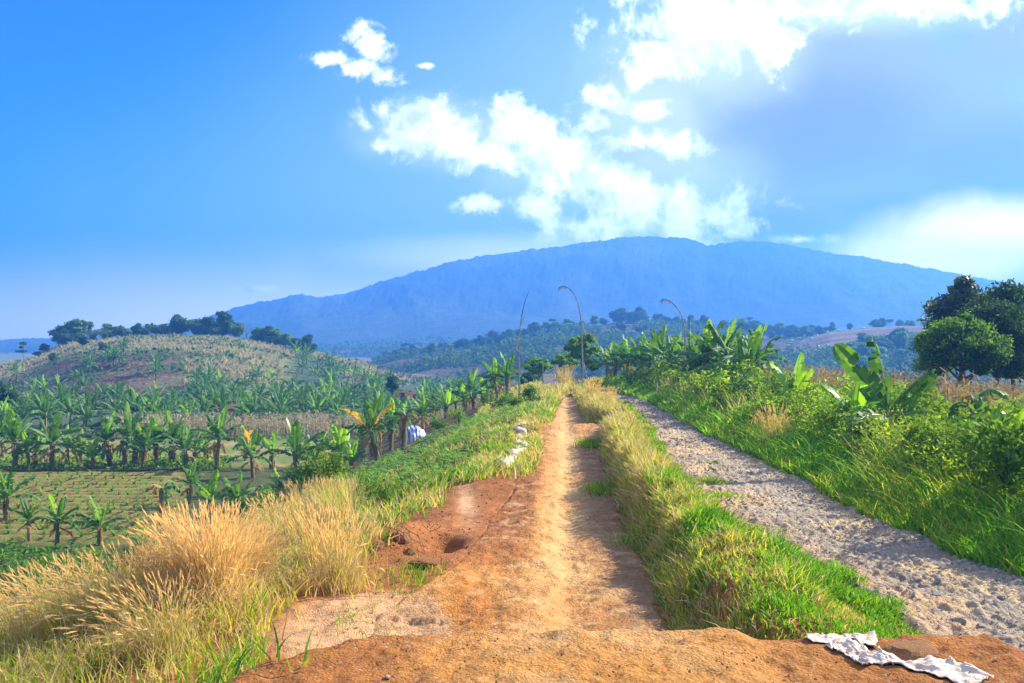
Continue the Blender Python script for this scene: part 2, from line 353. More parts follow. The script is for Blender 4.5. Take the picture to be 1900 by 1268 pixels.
def path_c(x, y):
    c = xc(y); n = fbm(x * 2.5, y * 1.2, 74, 4)
    k = np.zeros(x.shape + (3,)) + (.47, .185, .04)
    k = mixc(k, (.56, .27, .07), sm(n, .4, .6) * .7)
    k = mixc(k, (.64, .40, .16), np.exp(-((x - c - .10 - .25 * (n - .5)) / .34) ** 2) * (.9 + 1.6 * (n - .5)))
    k = mixc(k, (.58, .34, .14), sm(y, 6.6, 7) * (1 - sm(y, 7.3, 8.1)) * sm(x, -.3, .1) * (1 - sm(x, .9, 1.2)) * .7)
    k = mixc(k, (.49, .28, .13), (1 - sm(x + .25 * (y - 8), -.5, -.35)) * (1 - sm(y, 8.9, 9.6)) * .95)
    k = mixc(k, (.27, .095, .03), sm(y, 9.5, 12) * (1 - sm(y, 18, 22)) * (1 - sm(x, c - .55, c - .2)) * .8)
    k = mixc(k, (.30, .18, .09), sm(x, pR(y) - .75, pR(y) - .25) * .8)
    k = mixc(k, (.34, .16, .05), sm(fbm(x * 9, y * 2.2, 87, 3), .60, .70) * .55)
    k = mixc(k, (.60, .38, .18), sm(fbm(x * 3, y * 5, 88, 4), .60, .72) * .5)
    return k
M_dirt = ground_mat('packed_red_earth', 3.5, 26, .74, 1.24, .9, .03, speck=((.75, .55, .35), .93, .35), grit=45)
ribbon('dirt_path', M_dirt, steps(6.4, 46, .0028), pL, pR, 190, path_z, path_c)
def road_z(x, y):
    z = base_h(x, y)
    b = fbm(x * 1.3, y * .9, 81, 3) - .5; st = np.abs(fbm(x * 6, y * 5, 82, 3) - .5)
    e = (1 - np.clip(np.abs((x - (gL(y) + gR(y)) / 2) / (gR(y) - gL(y)) * 2), 0, 1)) 
    return z + .12 * b + .08 * st + .05 * (fbm(x * 14, y * 11, 83, 3) - .5) + .05 * (fbm(x * 32, y * 28, 84, 2) - .5) * sm(e, 0, .3)
def road_c(x, y):
    n = fbm(x * 1.4, y * .8, 85, 4); m_ = fbm(x * 7, y * 6, 86, 3)
    k = np.zeros(x.shape + (3,)) + (.39, .31, .205)
    k = mixc(k, (.54, .38, .19), sm(n, .46, .62)); k = mixc(k, (.50, .30, .15), .7 * (1 - sm(x, gL(y) + .1, gL(y) + .9)))
    return mixc(k, (.24, .205, .18), sm(m_, .55, .68) * .5)
M_road = ground_mat('stony_road_bed', 2, 18, .72, 1.3, .9, .035, speck=((.27, .24, .20), .76, .6), grit=28)
ribbon('gravel_road', M_road, steps(1.6, 64, .0035), gL, gR, 150, road_z, road_c)
def mound_z(x, y):
    return base_h(x, y) + mound(x, y) - .03 + (.05 * (fbm(x * 3, y * 3, 91, 4) - .5) + .02 * (fbm(x * 16, y * 16, 92, 3) - .5)) * sm(mound(x, y), .05, .3)
def mound_c(x, y):
    n = fbm(x * 1.6, y * 2.6, 93, 4); k = np.zeros(x.shape + (3,)) + (.49, .22, .05)
    k = mixc(k, (.31, .115, .03), sm(-x, .1, 1.0) * .9 + sm(x, 1.1, 2.2) * .8 + sm(n, .55, .65) * .4)
    return mixc(k, (.54, .30, .105), np.exp(-((x - .55) / .7) ** 2) * sm(n, .35, .6))
ribbon('dirt_mound', M_dirt, steps(2.8, 7.4, .0028), lambda y: 0 * y - 3.0, lambda y: 0 * y + 4.0, 420, mound_z, mound_c, edge=.06, over=.05)

def box_mesh(name, a, b, mat):
    x0, y0, z0 = a; x1, y1, z1 = b
    v = [(x0, y0, z0), (x1, y0, z0), (x1, y1, z0), (x0, y1, z0), (x0, y0, z1), (x1, y0, z1), (x1, y1, z1), (x0, y1, z1)]
    f = [(0, 3, 2, 1), (4, 5, 6, 7), (0, 1, 5, 4), (1, 2, 6, 5), (2, 3, 7, 6), (3, 0, 4, 7)]
    return MB().add(v, f).mesh(name, mat)

# ================================================================== plants
F_green = foliage('grass_green', [(.065, .18, .012), (.12, .29, .02), (.21, .40, .035)], .45)
F_yel = foliage('grass_yellow_green', [(.24, .32, .03), (.42, .40, .06), (.52, .43, .10)], .45)
F_straw = foliage('grass_straw', [(.46, .31, .13), (.64, .46, .22), (.72, .56, .30)], .4, tint=.95, tb=1.0)
F_plume = foliage('seed_plume', [(.64, .45, .20), (.76, .58, .32)], .45, .8, tint=1.0, tb=1.0)
F_weed = foliage('weed_leaf', [(.045, .12, .015), (.09, .21, .025), (.17, .30, .04)], .4)
F_shrub = foliage('shrub_leaf', [(.06, .14, .012), (.14, .25, .025), (.28, .38, .06)], .35, .7, .1)
F_shrubd = foliage('dark_shrub_leaf', [(.03, .085, .015), (.06, .15, .02), (.10, .20, .03)], .3, .5, .25)
F_hedge = foliage('hedge_leaf', [(.09, .19, .015), (.20, .33, .03), (.40, .44, .07)], .4, .7, .1)
F_cass = foliage('cassava_leaf', [(.09, .26, .03), (.15, .36, .04), (.24, .44, .07)], .45)
F_ban = foliage('banana_leaf', [(.05, .14, .025), (.08, .19, .035), (.14, .26, .05)], .30, .55, .2)
F_bany = foliage('young_banana_leaf', [(.15, .31, .02), (.24, .40, .035)], .45, .35, .4)
F_band = foliage('dead_banana_leaf', [(.22, .13, .05), (.34, .22, .09), (.42, .30, .13)], .25, .8)
F_bano = foliage('orange_banana_leaf', [(.62, .28, .03), (.75, .40, .05)], .4)
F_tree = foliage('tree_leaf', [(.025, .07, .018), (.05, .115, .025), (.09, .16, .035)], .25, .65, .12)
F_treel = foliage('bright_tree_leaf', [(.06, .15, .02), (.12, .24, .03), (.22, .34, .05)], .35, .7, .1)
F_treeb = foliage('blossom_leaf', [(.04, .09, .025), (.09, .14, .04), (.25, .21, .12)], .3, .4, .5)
F_bam = foliage('bamboo_leaf', [(.08, .15, .03), (.13, .21, .05)], .35)
F_corn = foliage('dry_corn', [(.30, .24, .14), (.46, .38, .25), (.56, .48, .34)], .25, .8, tint=1.0)
F_corn2 = foliage('dead_corn_red', [(.26, .16, .08), (.38, .26, .14), (.46, .36, .20)], .25, .8, tint=1.0)
F_tuss = foliage('hill_tussock', [(.34, .27, .14), (.48, .40, .24), (.24, .27, .09)], .35, .9, tint=1.0, tb=1.0)
F_scrub = foliage('scrub_leaf', [(.03, .08, .025), (.055, .12, .03), (.10, .17, .04)], .25)
M_bark = rough_mat('bark', [(.07, .045, .03), (.17, .12, .08)], 6, stretch=(1, 1, .25))
M_stem = rough_mat('banana_stem', [(.10, .10, .03), (.24, .19, .08), (.13, .08, .04)], 5, .6, stretch=(1, 1, .3))
M_rib = rough_mat('leaf_midrib', [(.26, .34, .12), (.34, .42, .16)], 8, .45, bump=0)
M_pale = rough_mat('weathered_bamboo', [(.30, .24, .15), (.55, .47, .33)], 7, .6, stretch=(1, 1, .4))
M_dark = rough_mat('dark_bamboo', [(.07, .06, .045), (.15, .12, .08)], 7, .6)
M_sack = rough_mat('woven_sack', [(.36, .22, .11), (.66, .56, .43), (.60, .48, .34)], 7, .75, bump=.8, bscale=40, dist=.01)
M_rock = rough_mat('road_stone', [(.19, .17, .14), (.50, .44, .34)], 5, .9, bump=.6, bscale=25, dist=.02)
M_crumb = rough_mat('earth_crumb', [(.24, .11, .04), (.46, .26, .10)], 9, .95, bump=0)
M_clod = rough_mat('earth_clod', [(.28, .12, .045), (.46, .24, .09)], 6, .95, bump=1, bscale=25, dist=.03)

def hz(x, y): return h(x, y)
def grass(mb, n, x0, x1, y0, y1, H, pick, rng, W=.0017, lean=(.2, 1.0), wmin=.008, densf=None, azb=None):
    """x0, x1: functions of y; H: function (x, y) -> height; pick: function (x, y, r) -> material slot"""
    y = np.exp(rng.uniform(np.log(y0), np.log(y1), n)); a, b = x0(y), x1(y); x = a + (b - a) * rng.random(n)
    if densf is not None:
        k = rng.random(n) < densf(x, y); x = x[k]; y = y[k]
    n = len(x); z = hz(x, y) - .015; hh = H(x, y) * rng.uniform(.55, 1.25, n)
    az = rng.uniform(0, 2 * pi, n) if azb is None else azb + rng.normal(0, .9, n)
    w = np.maximum(wmin, W * y) * rng.uniform(.7, 1.4, n)
    v, f = blades(np.stack([x, y, z], 1), hh, w, rng.uniform(*lean, n), az, rng)
    mb.add(v, f, np.repeat(pick(x, y, rng.random(n)), 3))
def stuff(name, mb, mats, label, cat, smooth=False):
    return tag(link(name, mb.mesh(name, mats, smooth)), label, cat, kind='stuff')

# ---- turf: the berm between the tracks
rg = np.random.default_rng(5); mb = MB()
def pk_berm(x, y, r):
    t = (x - pR(y)) / np.maximum(gL(y) - pR(y), .2); n = fbm(x * 1.5, y * 1.0, 101, 3)
    yel = np.clip(.82 - .42 * (1 - sm(y, 8.5, 12)) - 1.15 * (t - .25) + 2.6 * (n - .5) + .35 * sm(y, 12, 18), .05, .95)
    return np.where(r < yel * .42, 2, np.where(r < yel, 1, 0))
hb_ = lambda x, y: (.08 + .18 * sm(fbm(x * 2.2, y * 1.6, 102, 3), .35, .7) + .05 * sm(y, 12, 22)) * (1 - .35 * sm((x - pR(y)) / np.maximum(gL(y) - pR(y), .2), .5, 1))
grass(mb, 90000, lambda y: pR(y) + .05, lambda y: gL(y) + .12 + .25 * fbm(y * 1.5, y * 0, 103, 3) - .1, 6.75, 47, hb_, pk_berm, rg, densf=lambda x, y: .55 + .6 * (fbm(x * 3, y * 3, 104, 2) > .42))
grass(mb, 7000, lambda y: pR(y) - .02, lambda y: pR(y) + .35, 6.9, 44, lambda x, y: .17 + 0 * x, lambda x, y, r: np.where(r < .4, 2, np.where(r < .7, 1, 0)), rg, lean=(.3, 1.4))
stuff('berm_grass', mb, [F_green, F_yel, F_straw], 'green and yellow grass covering the low bank between dirt path and stony road', 'grass')
# ---- turf: right verge
mb = MB()
pk_r = lambda x, y, r: np.where(r < .10 + .25 * (fbm(x, y * .7, 105, 3) > .58), 1, 0)
grass(mb, 80000, lambda y: gR(y) - .05 - .2 * fbm(y * 1.2, 0 * y, 106, 3), lambda y: gR(y) + 2.4, 7.6, 58, lambda x, y: .20 + .24 * fbm(x * 1.2, y, 107, 3) + .12 * sm(x - gR(y), .3, 1.5), pk_r, rg, densf=lambda x, y: .5 + .7 * (fbm(x * 2.4, y * 2.4, 108, 2) > .45))
grass(mb, 5000, lambda y: gR(y) + .2, lambda y: gR(y) + 1.6, 7.6, 40, lambda x, y: .55 + .2 * fbm(x, y, 5), pk_r, rg, W=.0016, wmin=.012, lean=(.5, 1.3))
stuff('verge_grass', mb, [F_green, F_yel], 'bright green grass growing up the bank right of the stony road', 'grass')
# ---- turf and weeds: left slope
mb = MB()
def pk_l(x, y, r):
    n = fbm(x * .5, y * .5, 109, 3); yel = np.clip(.5 + 2.5 * (n - .5) + .3 * (1 - sm(y, 8, 14)), .1, .92)
    return np.where(r < yel * .5, 2, np.where(r < yel, 1, 0))
def dn_l(x, y):
    d = pL(y) - x; soil = sm(fbm(x * .8, y * .8, 110, 3), .40, .55)
    bare = sm(y, 8, 9.5) * (1 - sm(y, 18, 21)) * (1 - sm(d, .75, 1.25))
    return np.clip((.15 + .85 * soil) * (1 - bare) * (d > .05 + .5 * (y < 12)) * (1 - (g2(x, y, -1.1, 8.3, .8, 1.4) > .3) * .97), 0, 1) * (1 - (mound(x, y) > .08))
grass(mb, 65000, lambda y: pL(y) - 3.0 - .30 * y, lambda y: pL(y) - .05, 6.5, 34, lambda x, y: (.16 + .30 * fbm(x * .7, y * .7, 111, 3)) * (1 - .5 * sm(y, 15, 24)), pk_l, rg, densf=dn_l, W=.0016)
grass(mb, 16000, lambda y: pL(y) - 1.1, lambda y: pL(y) + .02 + .25 * (y > 17) * (y < 26), 17, 46, lambda x, y: .14 + .16 * fbm(x, y, 112) + .2 * sm(y, 28, 34), pk_l, rg, densf=lambda x, y: .25 + .8 * (fbm(x * 1.4, y * .9, 113, 2) > .5))
grass(mb, 15000, lambda y: pL(y) - 4 - .0 * y, lambda y: pL(y) - .5, 30, 66, lambda x, y: .25 + .2 * fbm(x, y, 114), pk_l, rg)
stuff('slope_grass', mb, [F_green, F_yel, F_straw], 'mixed green and dry grass on the slope left of the dirt path', 'grass')
mb = MB()
def tall(n, x0, x1, y0, y1, H, rng, dens=None):
    grass(mb, n, x0, x1, y0, y1, lambda x, y: H * (.7 + .6 * fbm(x * .8, y * .8, 115, 2)), lambda x, y, r: np.where(r < .55, 0, 1), rng, W=.0012, wmin=.007, lean=(.15, .7), densf=dens, azb=2.6)
tall(9000, lambda y: -.52 * y - .5, lambda y: -.31 * y - .2, 8.2, 16, .50, rg)
tall(5000, lambda y: -.26 * y, lambda y: -.155 * y, 13, 20, .75, rg, lambda x, y: .2 + (fbm(x * .7, y * .5, 116) > .45))
tall(6000, lambda y: pR(y) + .1, lambda y: pR(y) + .8, 13, 45, .36, rg, lambda x, y: (fbm(x * .9, y * .6, 117, 2) > .45) * 1.)
tall(5000, lambda y: pL(y) - 2.2, lambda y: gL(y) + .4 - 1.2 * (y < 46), 47, 64, .42, rg)
tall(2500, lambda y: gR(y) + .6, lambda y: gR(y) + 3, 12, 45, .8, rg, lambda x, y: (fbm(x * .5, y * .5, 118) > .55) * 1.)
stuff('dry_grass', mb, [F_straw, F_yel], 'tall dry yellow grass standing among the green along both banks', 'grass')

# ---- broad-leaved undergrowth
mb = MB()
def weeds(n, x0, x1, y0, y1, hmax, size, rng, dens=None, m=0):
    y = np.exp(rng.uniform(np.log(y0), np.log(y1), n)); a, b = x0(y), x1(y); x = a + (b - a) * rng.random(n)
    if dens is not None: k = rng.random(n) < dens(x, y); x = x[k]; y = y[k]
    bump_ = fbm(x * .9, y * .9, 119, 3); z = hz(x, y) + hmax * (bump_ ** 1.5) * 1.5 * rng.random(len(x)) ** .6
    v, f = leaves(np.stack([x, y, z], 1), np.maximum(size, .0024 * y) * rng.uniform(.6, 1.4, len(x)), rng, .45, 1.2); mb.add(v, f, m)
weeds(45000, lambda y: -.60 * y, lambda y: -.26 * y, 9.5, 36, .50, .035, rg, lambda x, y: (mound(x, y) < .05) * (x < pL(y) - 2.2) * 1.)
weeds(12000, lambda y: -.30 * y, lambda y: -.11 * y, 13, 46, .35, .04, rg, lambda x, y: (x < pL(y) - 4.6) * (fbm(x * .6, y * .6, 120, 3) > .52), 1)
weeds(26000, lambda y: -.60 * y, lambda y: -.20 * y, 7.5, 30, .50, .026, rg, lambda x, y: (mound(x, y) < .05) * (x < pL(y) - 2.2) * (fbm(x, y * .7, 121, 2) > .5), 1)
weeds(3600, lambda y: -.56 * y, lambda y: -.28 * y, 59, 66, .5, .1, rg, None, 1)
stuff('undergrowth', mb, [F_weed, F_shrub], 'dark leafy undergrowth covering the lower left slope', 'undergrowth')
mb = MB()
weeds(74000, lambda y: gR(y) + .7, lambda y: gR(y) + 3.4, 7.4, 48, 1.25, .034, rg, lambda x, y: (fbm(x * 1.3, y * .9, 122, 2) > .36) * 1., 0)
stuff('hedge_weeds', mb, [F_hedge], 'yellow green weeds filling the roadside hedge on the right', 'weeds')
# ---- dry corn
def corn(n, x0, x1, y0, y1, H, mat, rng, name, label, dens=None, w=.03):
    mb = MB(); y = rng.uniform(y0, y1, n); x = x0(y) + (x1(y) - x0(y)) * rng.random(n); k = np.ones(n, bool) if dens is None else rng.random(n) < dens(x, y)
    x, y = x[k], y[k]; n = len(x); z = hz(x, y); H_ = H * rng.uniform(.7, 1.2, n); B = np.stack([x, y, z], 1); az = rng.uniform(0, 2 * pi, n); ln = rng.uniform(0, .25, n)
    v, f = blades(B, H_, w, ln, az, rng); mb.add(v, f)
    for q in range(6):
        t = rng.uniform(.3, .95, n); b2 = B + np.stack([np.cos(az) * H_ * ln * t ** 1.8, np.sin(az) * H_ * ln * t ** 1.8, H_ * t], 1)
        v, f = blades(b2, H_ * rng.uniform(.12, .3, n), w * 1.5, rng.uniform(.8, 2.2, n), rng.uniform(0, 2 * pi, n), rng); 
        v = v.copy(); vv_ = v.reshape(n, 8, 3); drop = rng.uniform(0, .5, n)[:, None] * H_[:, None] * .5 * (np.arange(8) // 2 / 3)[None] ** 2; vv_[:, :, 2] -= drop; mb.add(v, f)
    return stuff(name, mb, mat, label, 'corn')
corn(1700, lambda y: -.40 * y, lambda y: .005 * y, 79, 88, 1.6, F_corn, rg, 'dry_corn_field', 'pale dead corn stalks in the strip behind the low field', None, .06)
corn(3200, lambda y: gR(y) + 3.0, lambda y: gR(y) + 6 + .42 * y, 15, 50, 1.15, F_corn2, rg, 'dead_corn_field', 'reddish brown dead corn standing behind the hedge on the right', lambda x, y: (x > 5.2 + 2.5) * (x < .46 * y + 3) * 1., .03)
# ---- hillside tussocks and scrub
mb = MB(); n = 48000; y = rg.uniform(140, 236, n); px = rg.uniform(-250, 700, n); x = (px - 950) / K * y
hs_ = all_h(x, y); ok = (hs_.argmax(0) == 1) & (fbm(x * .10, y * .28, 130, 3) > .50) & ~((px < 340) & (y < 182)) & ~((px > 520) & (px < 640) & (y < 205)); x, y = x[ok], y[ok]; n = len(x)
v, f = blades(np.stack([x, y, hs_.max(0)[ok] - .1], 1), rg.uniform(.5, 1.4, n), rg.uniform(.15, .30, n), rg.uniform(.3, 1.2, n), rg.uniform(0, 2 * pi, n), rg); mb.add(v, f)
stuff('hill_tussocks', mb, F_tuss, 'pinkish dry tussock grass over the rounded hill on the left', 'grass')
mb = MB()
def scrub(n, px0, px1, y0, y1, idx, hh, size, th=.5, s=131, fs=.05):
    y = rg.uniform(y0, y1, n); px = rg.uniform(px0, px1, n); x = (px - 950) / K * y; a = all_h(x, y)
    b = fbm(x * fs, y * fs, s, 3); ok = (np.isin(a.argmax(0), idx)) & (b > th)
    x, y = x[ok], y[ok]; z = a.max(0)[ok] + hh * rg.random(len(x)) * np.clip((b[ok] - th) * 8, .15, 1)
    v, f = leaves(np.stack([x, y, z], 1), size * rg.uniform(.6, 1.4, len(x)), rg, .6, .8); mb.add(v, f)
scrub(70000, 600, 1700, 262, 480, [2], 3.0, .62, .50)
scrub(22000, 1340, 1900, 228, 330, [3, 0, 2], 3.5, .5, .42)
scrub(26000, -100, 1900, 88, 260, [0, 1], 1.1, .36, .47, 133, .09)
scrub(6000, -200, 560, 140, 236, [1], 1.0, .35, .62, 134, .08)
scrub(24000, 500, 1900, 600, 830, [4], 7, 1.2, .46)
stuff('scrub', mb, F_scrub, 'low green scrub and bushes covering the hills across the valley', 'scrub')

# ================================================================== bananas
def ban_leaf(rng, base, az, el, Lf, droop, W, torn, mt, mb, n=15, roll=None):
    t = np.linspace(0, 1, n + 1); e = el - droop * t ** 1.4; az_ = az + rng.normal(0, .12) * t
    T = np.stack([np.cos(e) * np.cos(az_), np.cos(e) * np.sin(az_), np.sin(e)], 1)
    P = np.asarray(base) + np.concatenate([[[0, 0, 0]], np.cumsum(T[:-1] * Lf / n, 0)])
    S_ = np.stack([-np.sin(az_), np.cos(az_), 0 * az_], 1); Nn = np.cross(S_, T) * -1; Nn *= np.sign(Nn[:, 2:3] + 1e-6)
    rl = rng.normal(0, .35) if roll is None else roll
    S_, Nn = S_ * math.cos(rl) + Nn * math.sin(rl), Nn * math.cos(rl) - S_ * math.sin(rl)
    tb = np.clip((t - .13) / .87, 0, 1); w = W * np.clip(1 - np.abs((tb - .42) / .60) ** 2.4, 0, 1) ** .55 * (t > .12); w[-1] = W * .05
    v, f = tube(P, .022 * (1 - .85 * t), 4); mb.add(v, f, 1)
    for sd in (-1, 1):
        fold0 = rng.uniform(.15, .5) - droop * .25; jit = 0
        for i in range(1, n):
            if rng.random() < torn: jit = rng.normal(0, .38); gap = rng.uniform(.0, .35)
            else: gap = 0
            fo = fold0 - tb[i] * .3 + jit
            def pt(k, s, ex=0):
                q = P[k] + (T[k] * Lf / n) * ex
                f1 = fo; f2 = fo - .55 - abs(jit) * .4
                lat1 = S_[k] * sd * math.cos(f1) + Nn[k] * math.sin(f1); lat2 = S_[k] * sd * math.cos(f2) + Nn[k] * math.sin(f2)
                m_ = q + lat1 * w[k] * .5 + T[k] * w[k] * .12
                return m_ if s == 1 else m_ + lat2 * w[k] * .5 + T[k] * w[k] * .16
            a0, a1 = P[i], P[i + 1]; b0, b1 = pt(i, 1), pt(i + 1, 1); c0, c1 = pt(i, 2, gap), pt(i + 1, 2, 0)
            mb.add([a0, a1, b1, b0, b0, b1, c1, c0], [[0, 1, 2, 3], [4, 5, 6, 7]], mt)
def banana(seed, kind):
    """total height about 3 m; returns [(part, mesh)]"""
    rng = np.random.default_rng(seed); parts = []
    if kind == 'young': sh, nl, LL = .9, 6, 1.55
    elif kind == 'withered': sh, nl, LL = 2.0, 5, 1.2
    elif kind == 'stump': sh, nl, LL = 1.8, 3, .8
    elif kind == 'hero': sh, nl, LL = 1.0, 6, 2.1
    else: sh, nl, LL = rng.uniform(1.1, 1.8), 11, 1.85
    le = np.array([rng.normal(0, .08), rng.normal(0, .08), 0]); t = np.linspace(0, 1, 7)
    P = np.stack([le[0] * t * sh, le[1] * t * sh, t * sh - .1], 1); v, f = tube(P, .14 - .065 * t + .02 * rng.random(7), 8)
    st = MB(); st.add(v, f, 0)
    for k in range(9):    # old sheaths hanging against the stem
        a = rng.uniform(0, 2 * pi); zz = rng.uniform(.35, 1) * sh; b = np.array([[cos(a) * .1, sin(a) * .1, zz]])
        v, f = blades(b, -rng.uniform(.3, .8), .16, -.12, np.array([a]), rng); st.add(v, f, 1)
    parts.append(('stem', st.mesh('banana_stem', [M_stem, F_band], False)))
    top = P[-1]; a0 = rng.uniform(0, 6.28)
    for k in range(nl):
        az = a0 + k * 2.4 + rng.normal(0, .2); q = k / max(nl - 1, 1)
        mb = MB(); mt = 0
        if kind == 'young': el = 1.38 - .75 * q; dr = .25 + .8 * q; leaf = F_bany if q < .6 else F_ban
        elif kind in ('withered', 'stump'): el = .9 - .5 * q; dr = 2.2 + .4 * q; leaf = F_band if k % 2 else F_ban
        else: el = 1.42 - 1.05 * q; dr = .35 + 1.35 * q; leaf = F_bany if k == 0 else F_ban
        if kind == 'hero': az, el, dr, leaf = [(pi * .97, 1.0, .2, F_ban), (.15, .88, .3, F_ban), (.3, .62, .25, F_bany), (2.2, 1.45, .3, F_ban), (-.6, .35, .8, F_ban), (-2.4, .3, .9, F_ban)][k]
        if kind == 'orange' and k in (3, 4): leaf = F_bano
        ban_leaf(rng, top - np.array([0, 0, .12 * q]), az, el, LL * rng.uniform(.8, 1.1), dr, rng.uniform(.20, .27) * (1.5 if kind == 'hero' else 1), .30 + .6 * q, 0, mb, roll=[1.0, -1.0, -.9, .6, .3, -.3][k] if kind == 'hero' else None)
        parts.append(('leaf', mb.mesh('banana_leaf', [leaf, M_rib])))
    if kind in ('big', 'orange'):
        for k in range(3):
            mb = MB(); ban_leaf(rng, top - np.array([0, 0, .3]), rng.uniform(0, 6.28), -.2, 1.1, 1.2, .16, .8, 0, mb); parts.append(('dead_leaf', mb.mesh('dead_leaf', [F_band, F_band])))
    return parts
def banana_far(seed, kind):
    rng = np.random.default_rng(seed); mb = MB(); sh = rng.uniform(.8, 1.35); t = np.linspace(0, 1, 4)
    v, f = tube(np.stack([0 * t, 0 * t, t * sh - .1], 1), .13 - .05 * t, 5); mb.add(v, f, 2); a0 = rng.uniform(0, 6)
    nl = 13 if kind != 'young' else 7
    for k in range(nl):
        q = k / (nl - 1); m0 = MB(); ban_leaf(rng, (0, 0, sh - .1 * q), a0 + 2.4 * k, 1.4 - 1.05 * q, 2.1 * rng.uniform(.8, 1.1), .35 + 1.7 * q, .21, .45 + .4 * q, 3 if (kind == 'young' and k < 3) else 0, m0, 9)
        mb.add(np.concatenate(m0.V), np.concatenate(m0.F), np.concatenate(m0.M))
    return [(None, mb.mesh('banana_plant', [F_ban, M_rib, M_stem, F_bany]))]
BN = {'hero': [banana(260, 'hero')], 'big': [banana(200 + i, 'big') for i in range(5)], 'young': [banana(220 + i, 'young') for i in range(3)], 'orange': [banana(231, 'orange')], 'withered': [banana(240 + i, 'withered') for i in range(2)], 'stump': [banana(250, 'stump')]}
BF = [banana_far(300 + i, 'big') for i in range(7)] + [banana_far(320 + i, 'young') for i in range(2)]
def put_banana(px, y, Hm, kind, label, group='banana plants', rz=None, dz=0):
    x, _, z = at(px, y); v = BN[kind]; p = v[R.integers(len(v))]
    s_ = Hm / {'big': 3.0, 'orange': 3.0, 'young': 2.35, 'withered': 2.4, 'stump': 2.1, 'hero': 3.0}[kind]
    return thing('banana_plant', p, (x, y, z + dz), R.uniform(0, 6.28) if rz is None else rz, s_, label, 'banana plant', group)
near_b = [
 (105, 36.5, 1.9, 'big', 'banana plant with long drooping leaves, leftmost at the near edge of the furrowed field'),
 (185, 37.0, 1.9, 'young', 'banana plant with folded pale leaf, right of the leftmost one before the furrowed field'),
 (55, 37.5, 1.5, 'big', 'low dark banana plant at the left picture edge before the furrowed field'),
 (392, 43, 2.2, 'young', 'bright banana plant with four upright glowing leaves at the right end of the furrowed field'),
 (440, 40, 2.2, 'big', 'dark banana plant just right of the bright upright one beside the furrowed field'),
 (300, 41, 2.1, 'withered', 'withered grey banana plant with collapsed leaves at the furrowed field edge'),
 (262, 36, 1.0, 'young', 'small light green banana shoot behind the big clump of dry grass'),
 (548, 51, 3.3, 'big', 'large dark banana plant standing alone at the right of the sandy strip'),
 (577, 53, 2.5, 'big', 'smaller banana plant close behind the large dark one by the sandy strip'),
 (630, 52, 2.9, 'young', 'upright banana plant with light leaves between the large dark one and the orange leafed one'),
 (652, 44, 1.8, 'young', 'small thin banana plant with two pale leaves below the slope of cassava'),
 (702, 48, 3.0, 'orange', 'banana plant with one orange dying leaf at the foot of the cassava slope'),
 (725, 52, 2.5, 'big', 'banana plant right behind the orange leafed one beside the tarpaulin heap'),
 (748, 45, 2.1, 'stump', 'ragged broken banana stem below the blue and white tarpaulin heap'),
 (1655, 18.0, 2.15, 'hero', 'tall banana plant with huge leaves raised left and right in the roadside hedge', 'banana plants', None, .1),
 (1592, 19.5, 1.6, 'young', 'short banana plant with one upright glowing leaf in the roadside hedge'),
 (1470, 25, 1.8, 'young', 'fresh banana plant with five spread leaves in front of the brown corn'),
 (1800, 15.5, 1.4, 'withered', 'low yellowing banana plant in the hedge at the right, under the dark trees'),
 (1882, 13.5, 1.35, 'young', 'banana shoot with a cut straight leaf at the right picture edge'),
 (1310, 40, 2.7, 'big', 'tallest banana plant of the roadside row, beside the right curved bamboo pole'),
 (1415, 37, 2.4, 'big', 'banana plant at the right end of the roadside row before the brown corn'),
]
for a in near_b: put_banana(*a[:5], rz=0 if a[3] == 'hero' else None, dz=.1 if a[3] == 'hero' else 0)
rows_b = []
def brow(pxs, yf, Hf, kindf, fmt, group):
    for k, px in enumerate(sorted(pxs)):
        put_banana(px, yf(px), Hf(), kindf(), fmt % ordinal(k), group)
kk = lambda: R.choice(['big', 'big', 'big', 'young'])
for a in [(470, 56, 2.6, 'big', 'banana plant left of the large dark one, at the end of the row'), (505, 60, 2.4, 'young', 'light leaved banana plant behind and left of the large dark one'), (600, 60, 2.2, 'big', 'banana plant behind the gap right of the large dark one'), (672, 58, 2.6, 'big', 'banana plant behind the orange leafed one, against the dead corn'),
    (520, 47, 1.6, 'young', 'short banana plant in front of the large dark one'), (455, 64, 2.2, 'orange', 'yellowing banana plant on the far side of the olive strip'), (690, 55, 1.9, 'withered', 'withered banana plant left behind the orange leafed one'), (785, 60, 2.2, 'big', 'banana plant just right of the tarpaulin heap'), (350, 46, 1.8, 'big', 'small dark banana plant inside the right end of the furrowed field'), (10, 42, 2.2, 'big', 'banana plant cut by the left picture edge in the furrowed field')]: put_banana(*a)
brow([5, 28, 52, 66, 97, 125, 150, 172, 205, 228, 250, 262, 290, 318, 345, 362, 384, 402], lambda p: 61 + R.uniform(-1.5, 2), lambda: R.uniform(2.1, 3.5), kk, 'banana plant behind the furrowed field, %s from the left in that row', 'row of banana plants behind the furrowed field')
brow([742, 765, 790, 806, 828, 845, 862, 880, 897, 912, 925, 940], lambda p: 75 - (p - 740) * .085 + R.uniform(-2, 2), lambda: R.uniform(1.7, 2.7), kk, 'banana plant on the ridge left of the left bamboo pole, %s from the left', 'banana plants on the ridge left of the path')
brow([1128, 1142, 1160, 1172, 1190, 1204, 1220, 1236, 1252, 1268, 1284, 1330, 1345, 1362, 1384, 1400], lambda p: 60 - (p - 1120) * .09 + R.uniform(-2, 2), lambda: R.uniform(1.9, 2.8), kk, 'banana plant of the roadside row across the stony road, %s from its left end', 'row of banana plants beside the stony road')
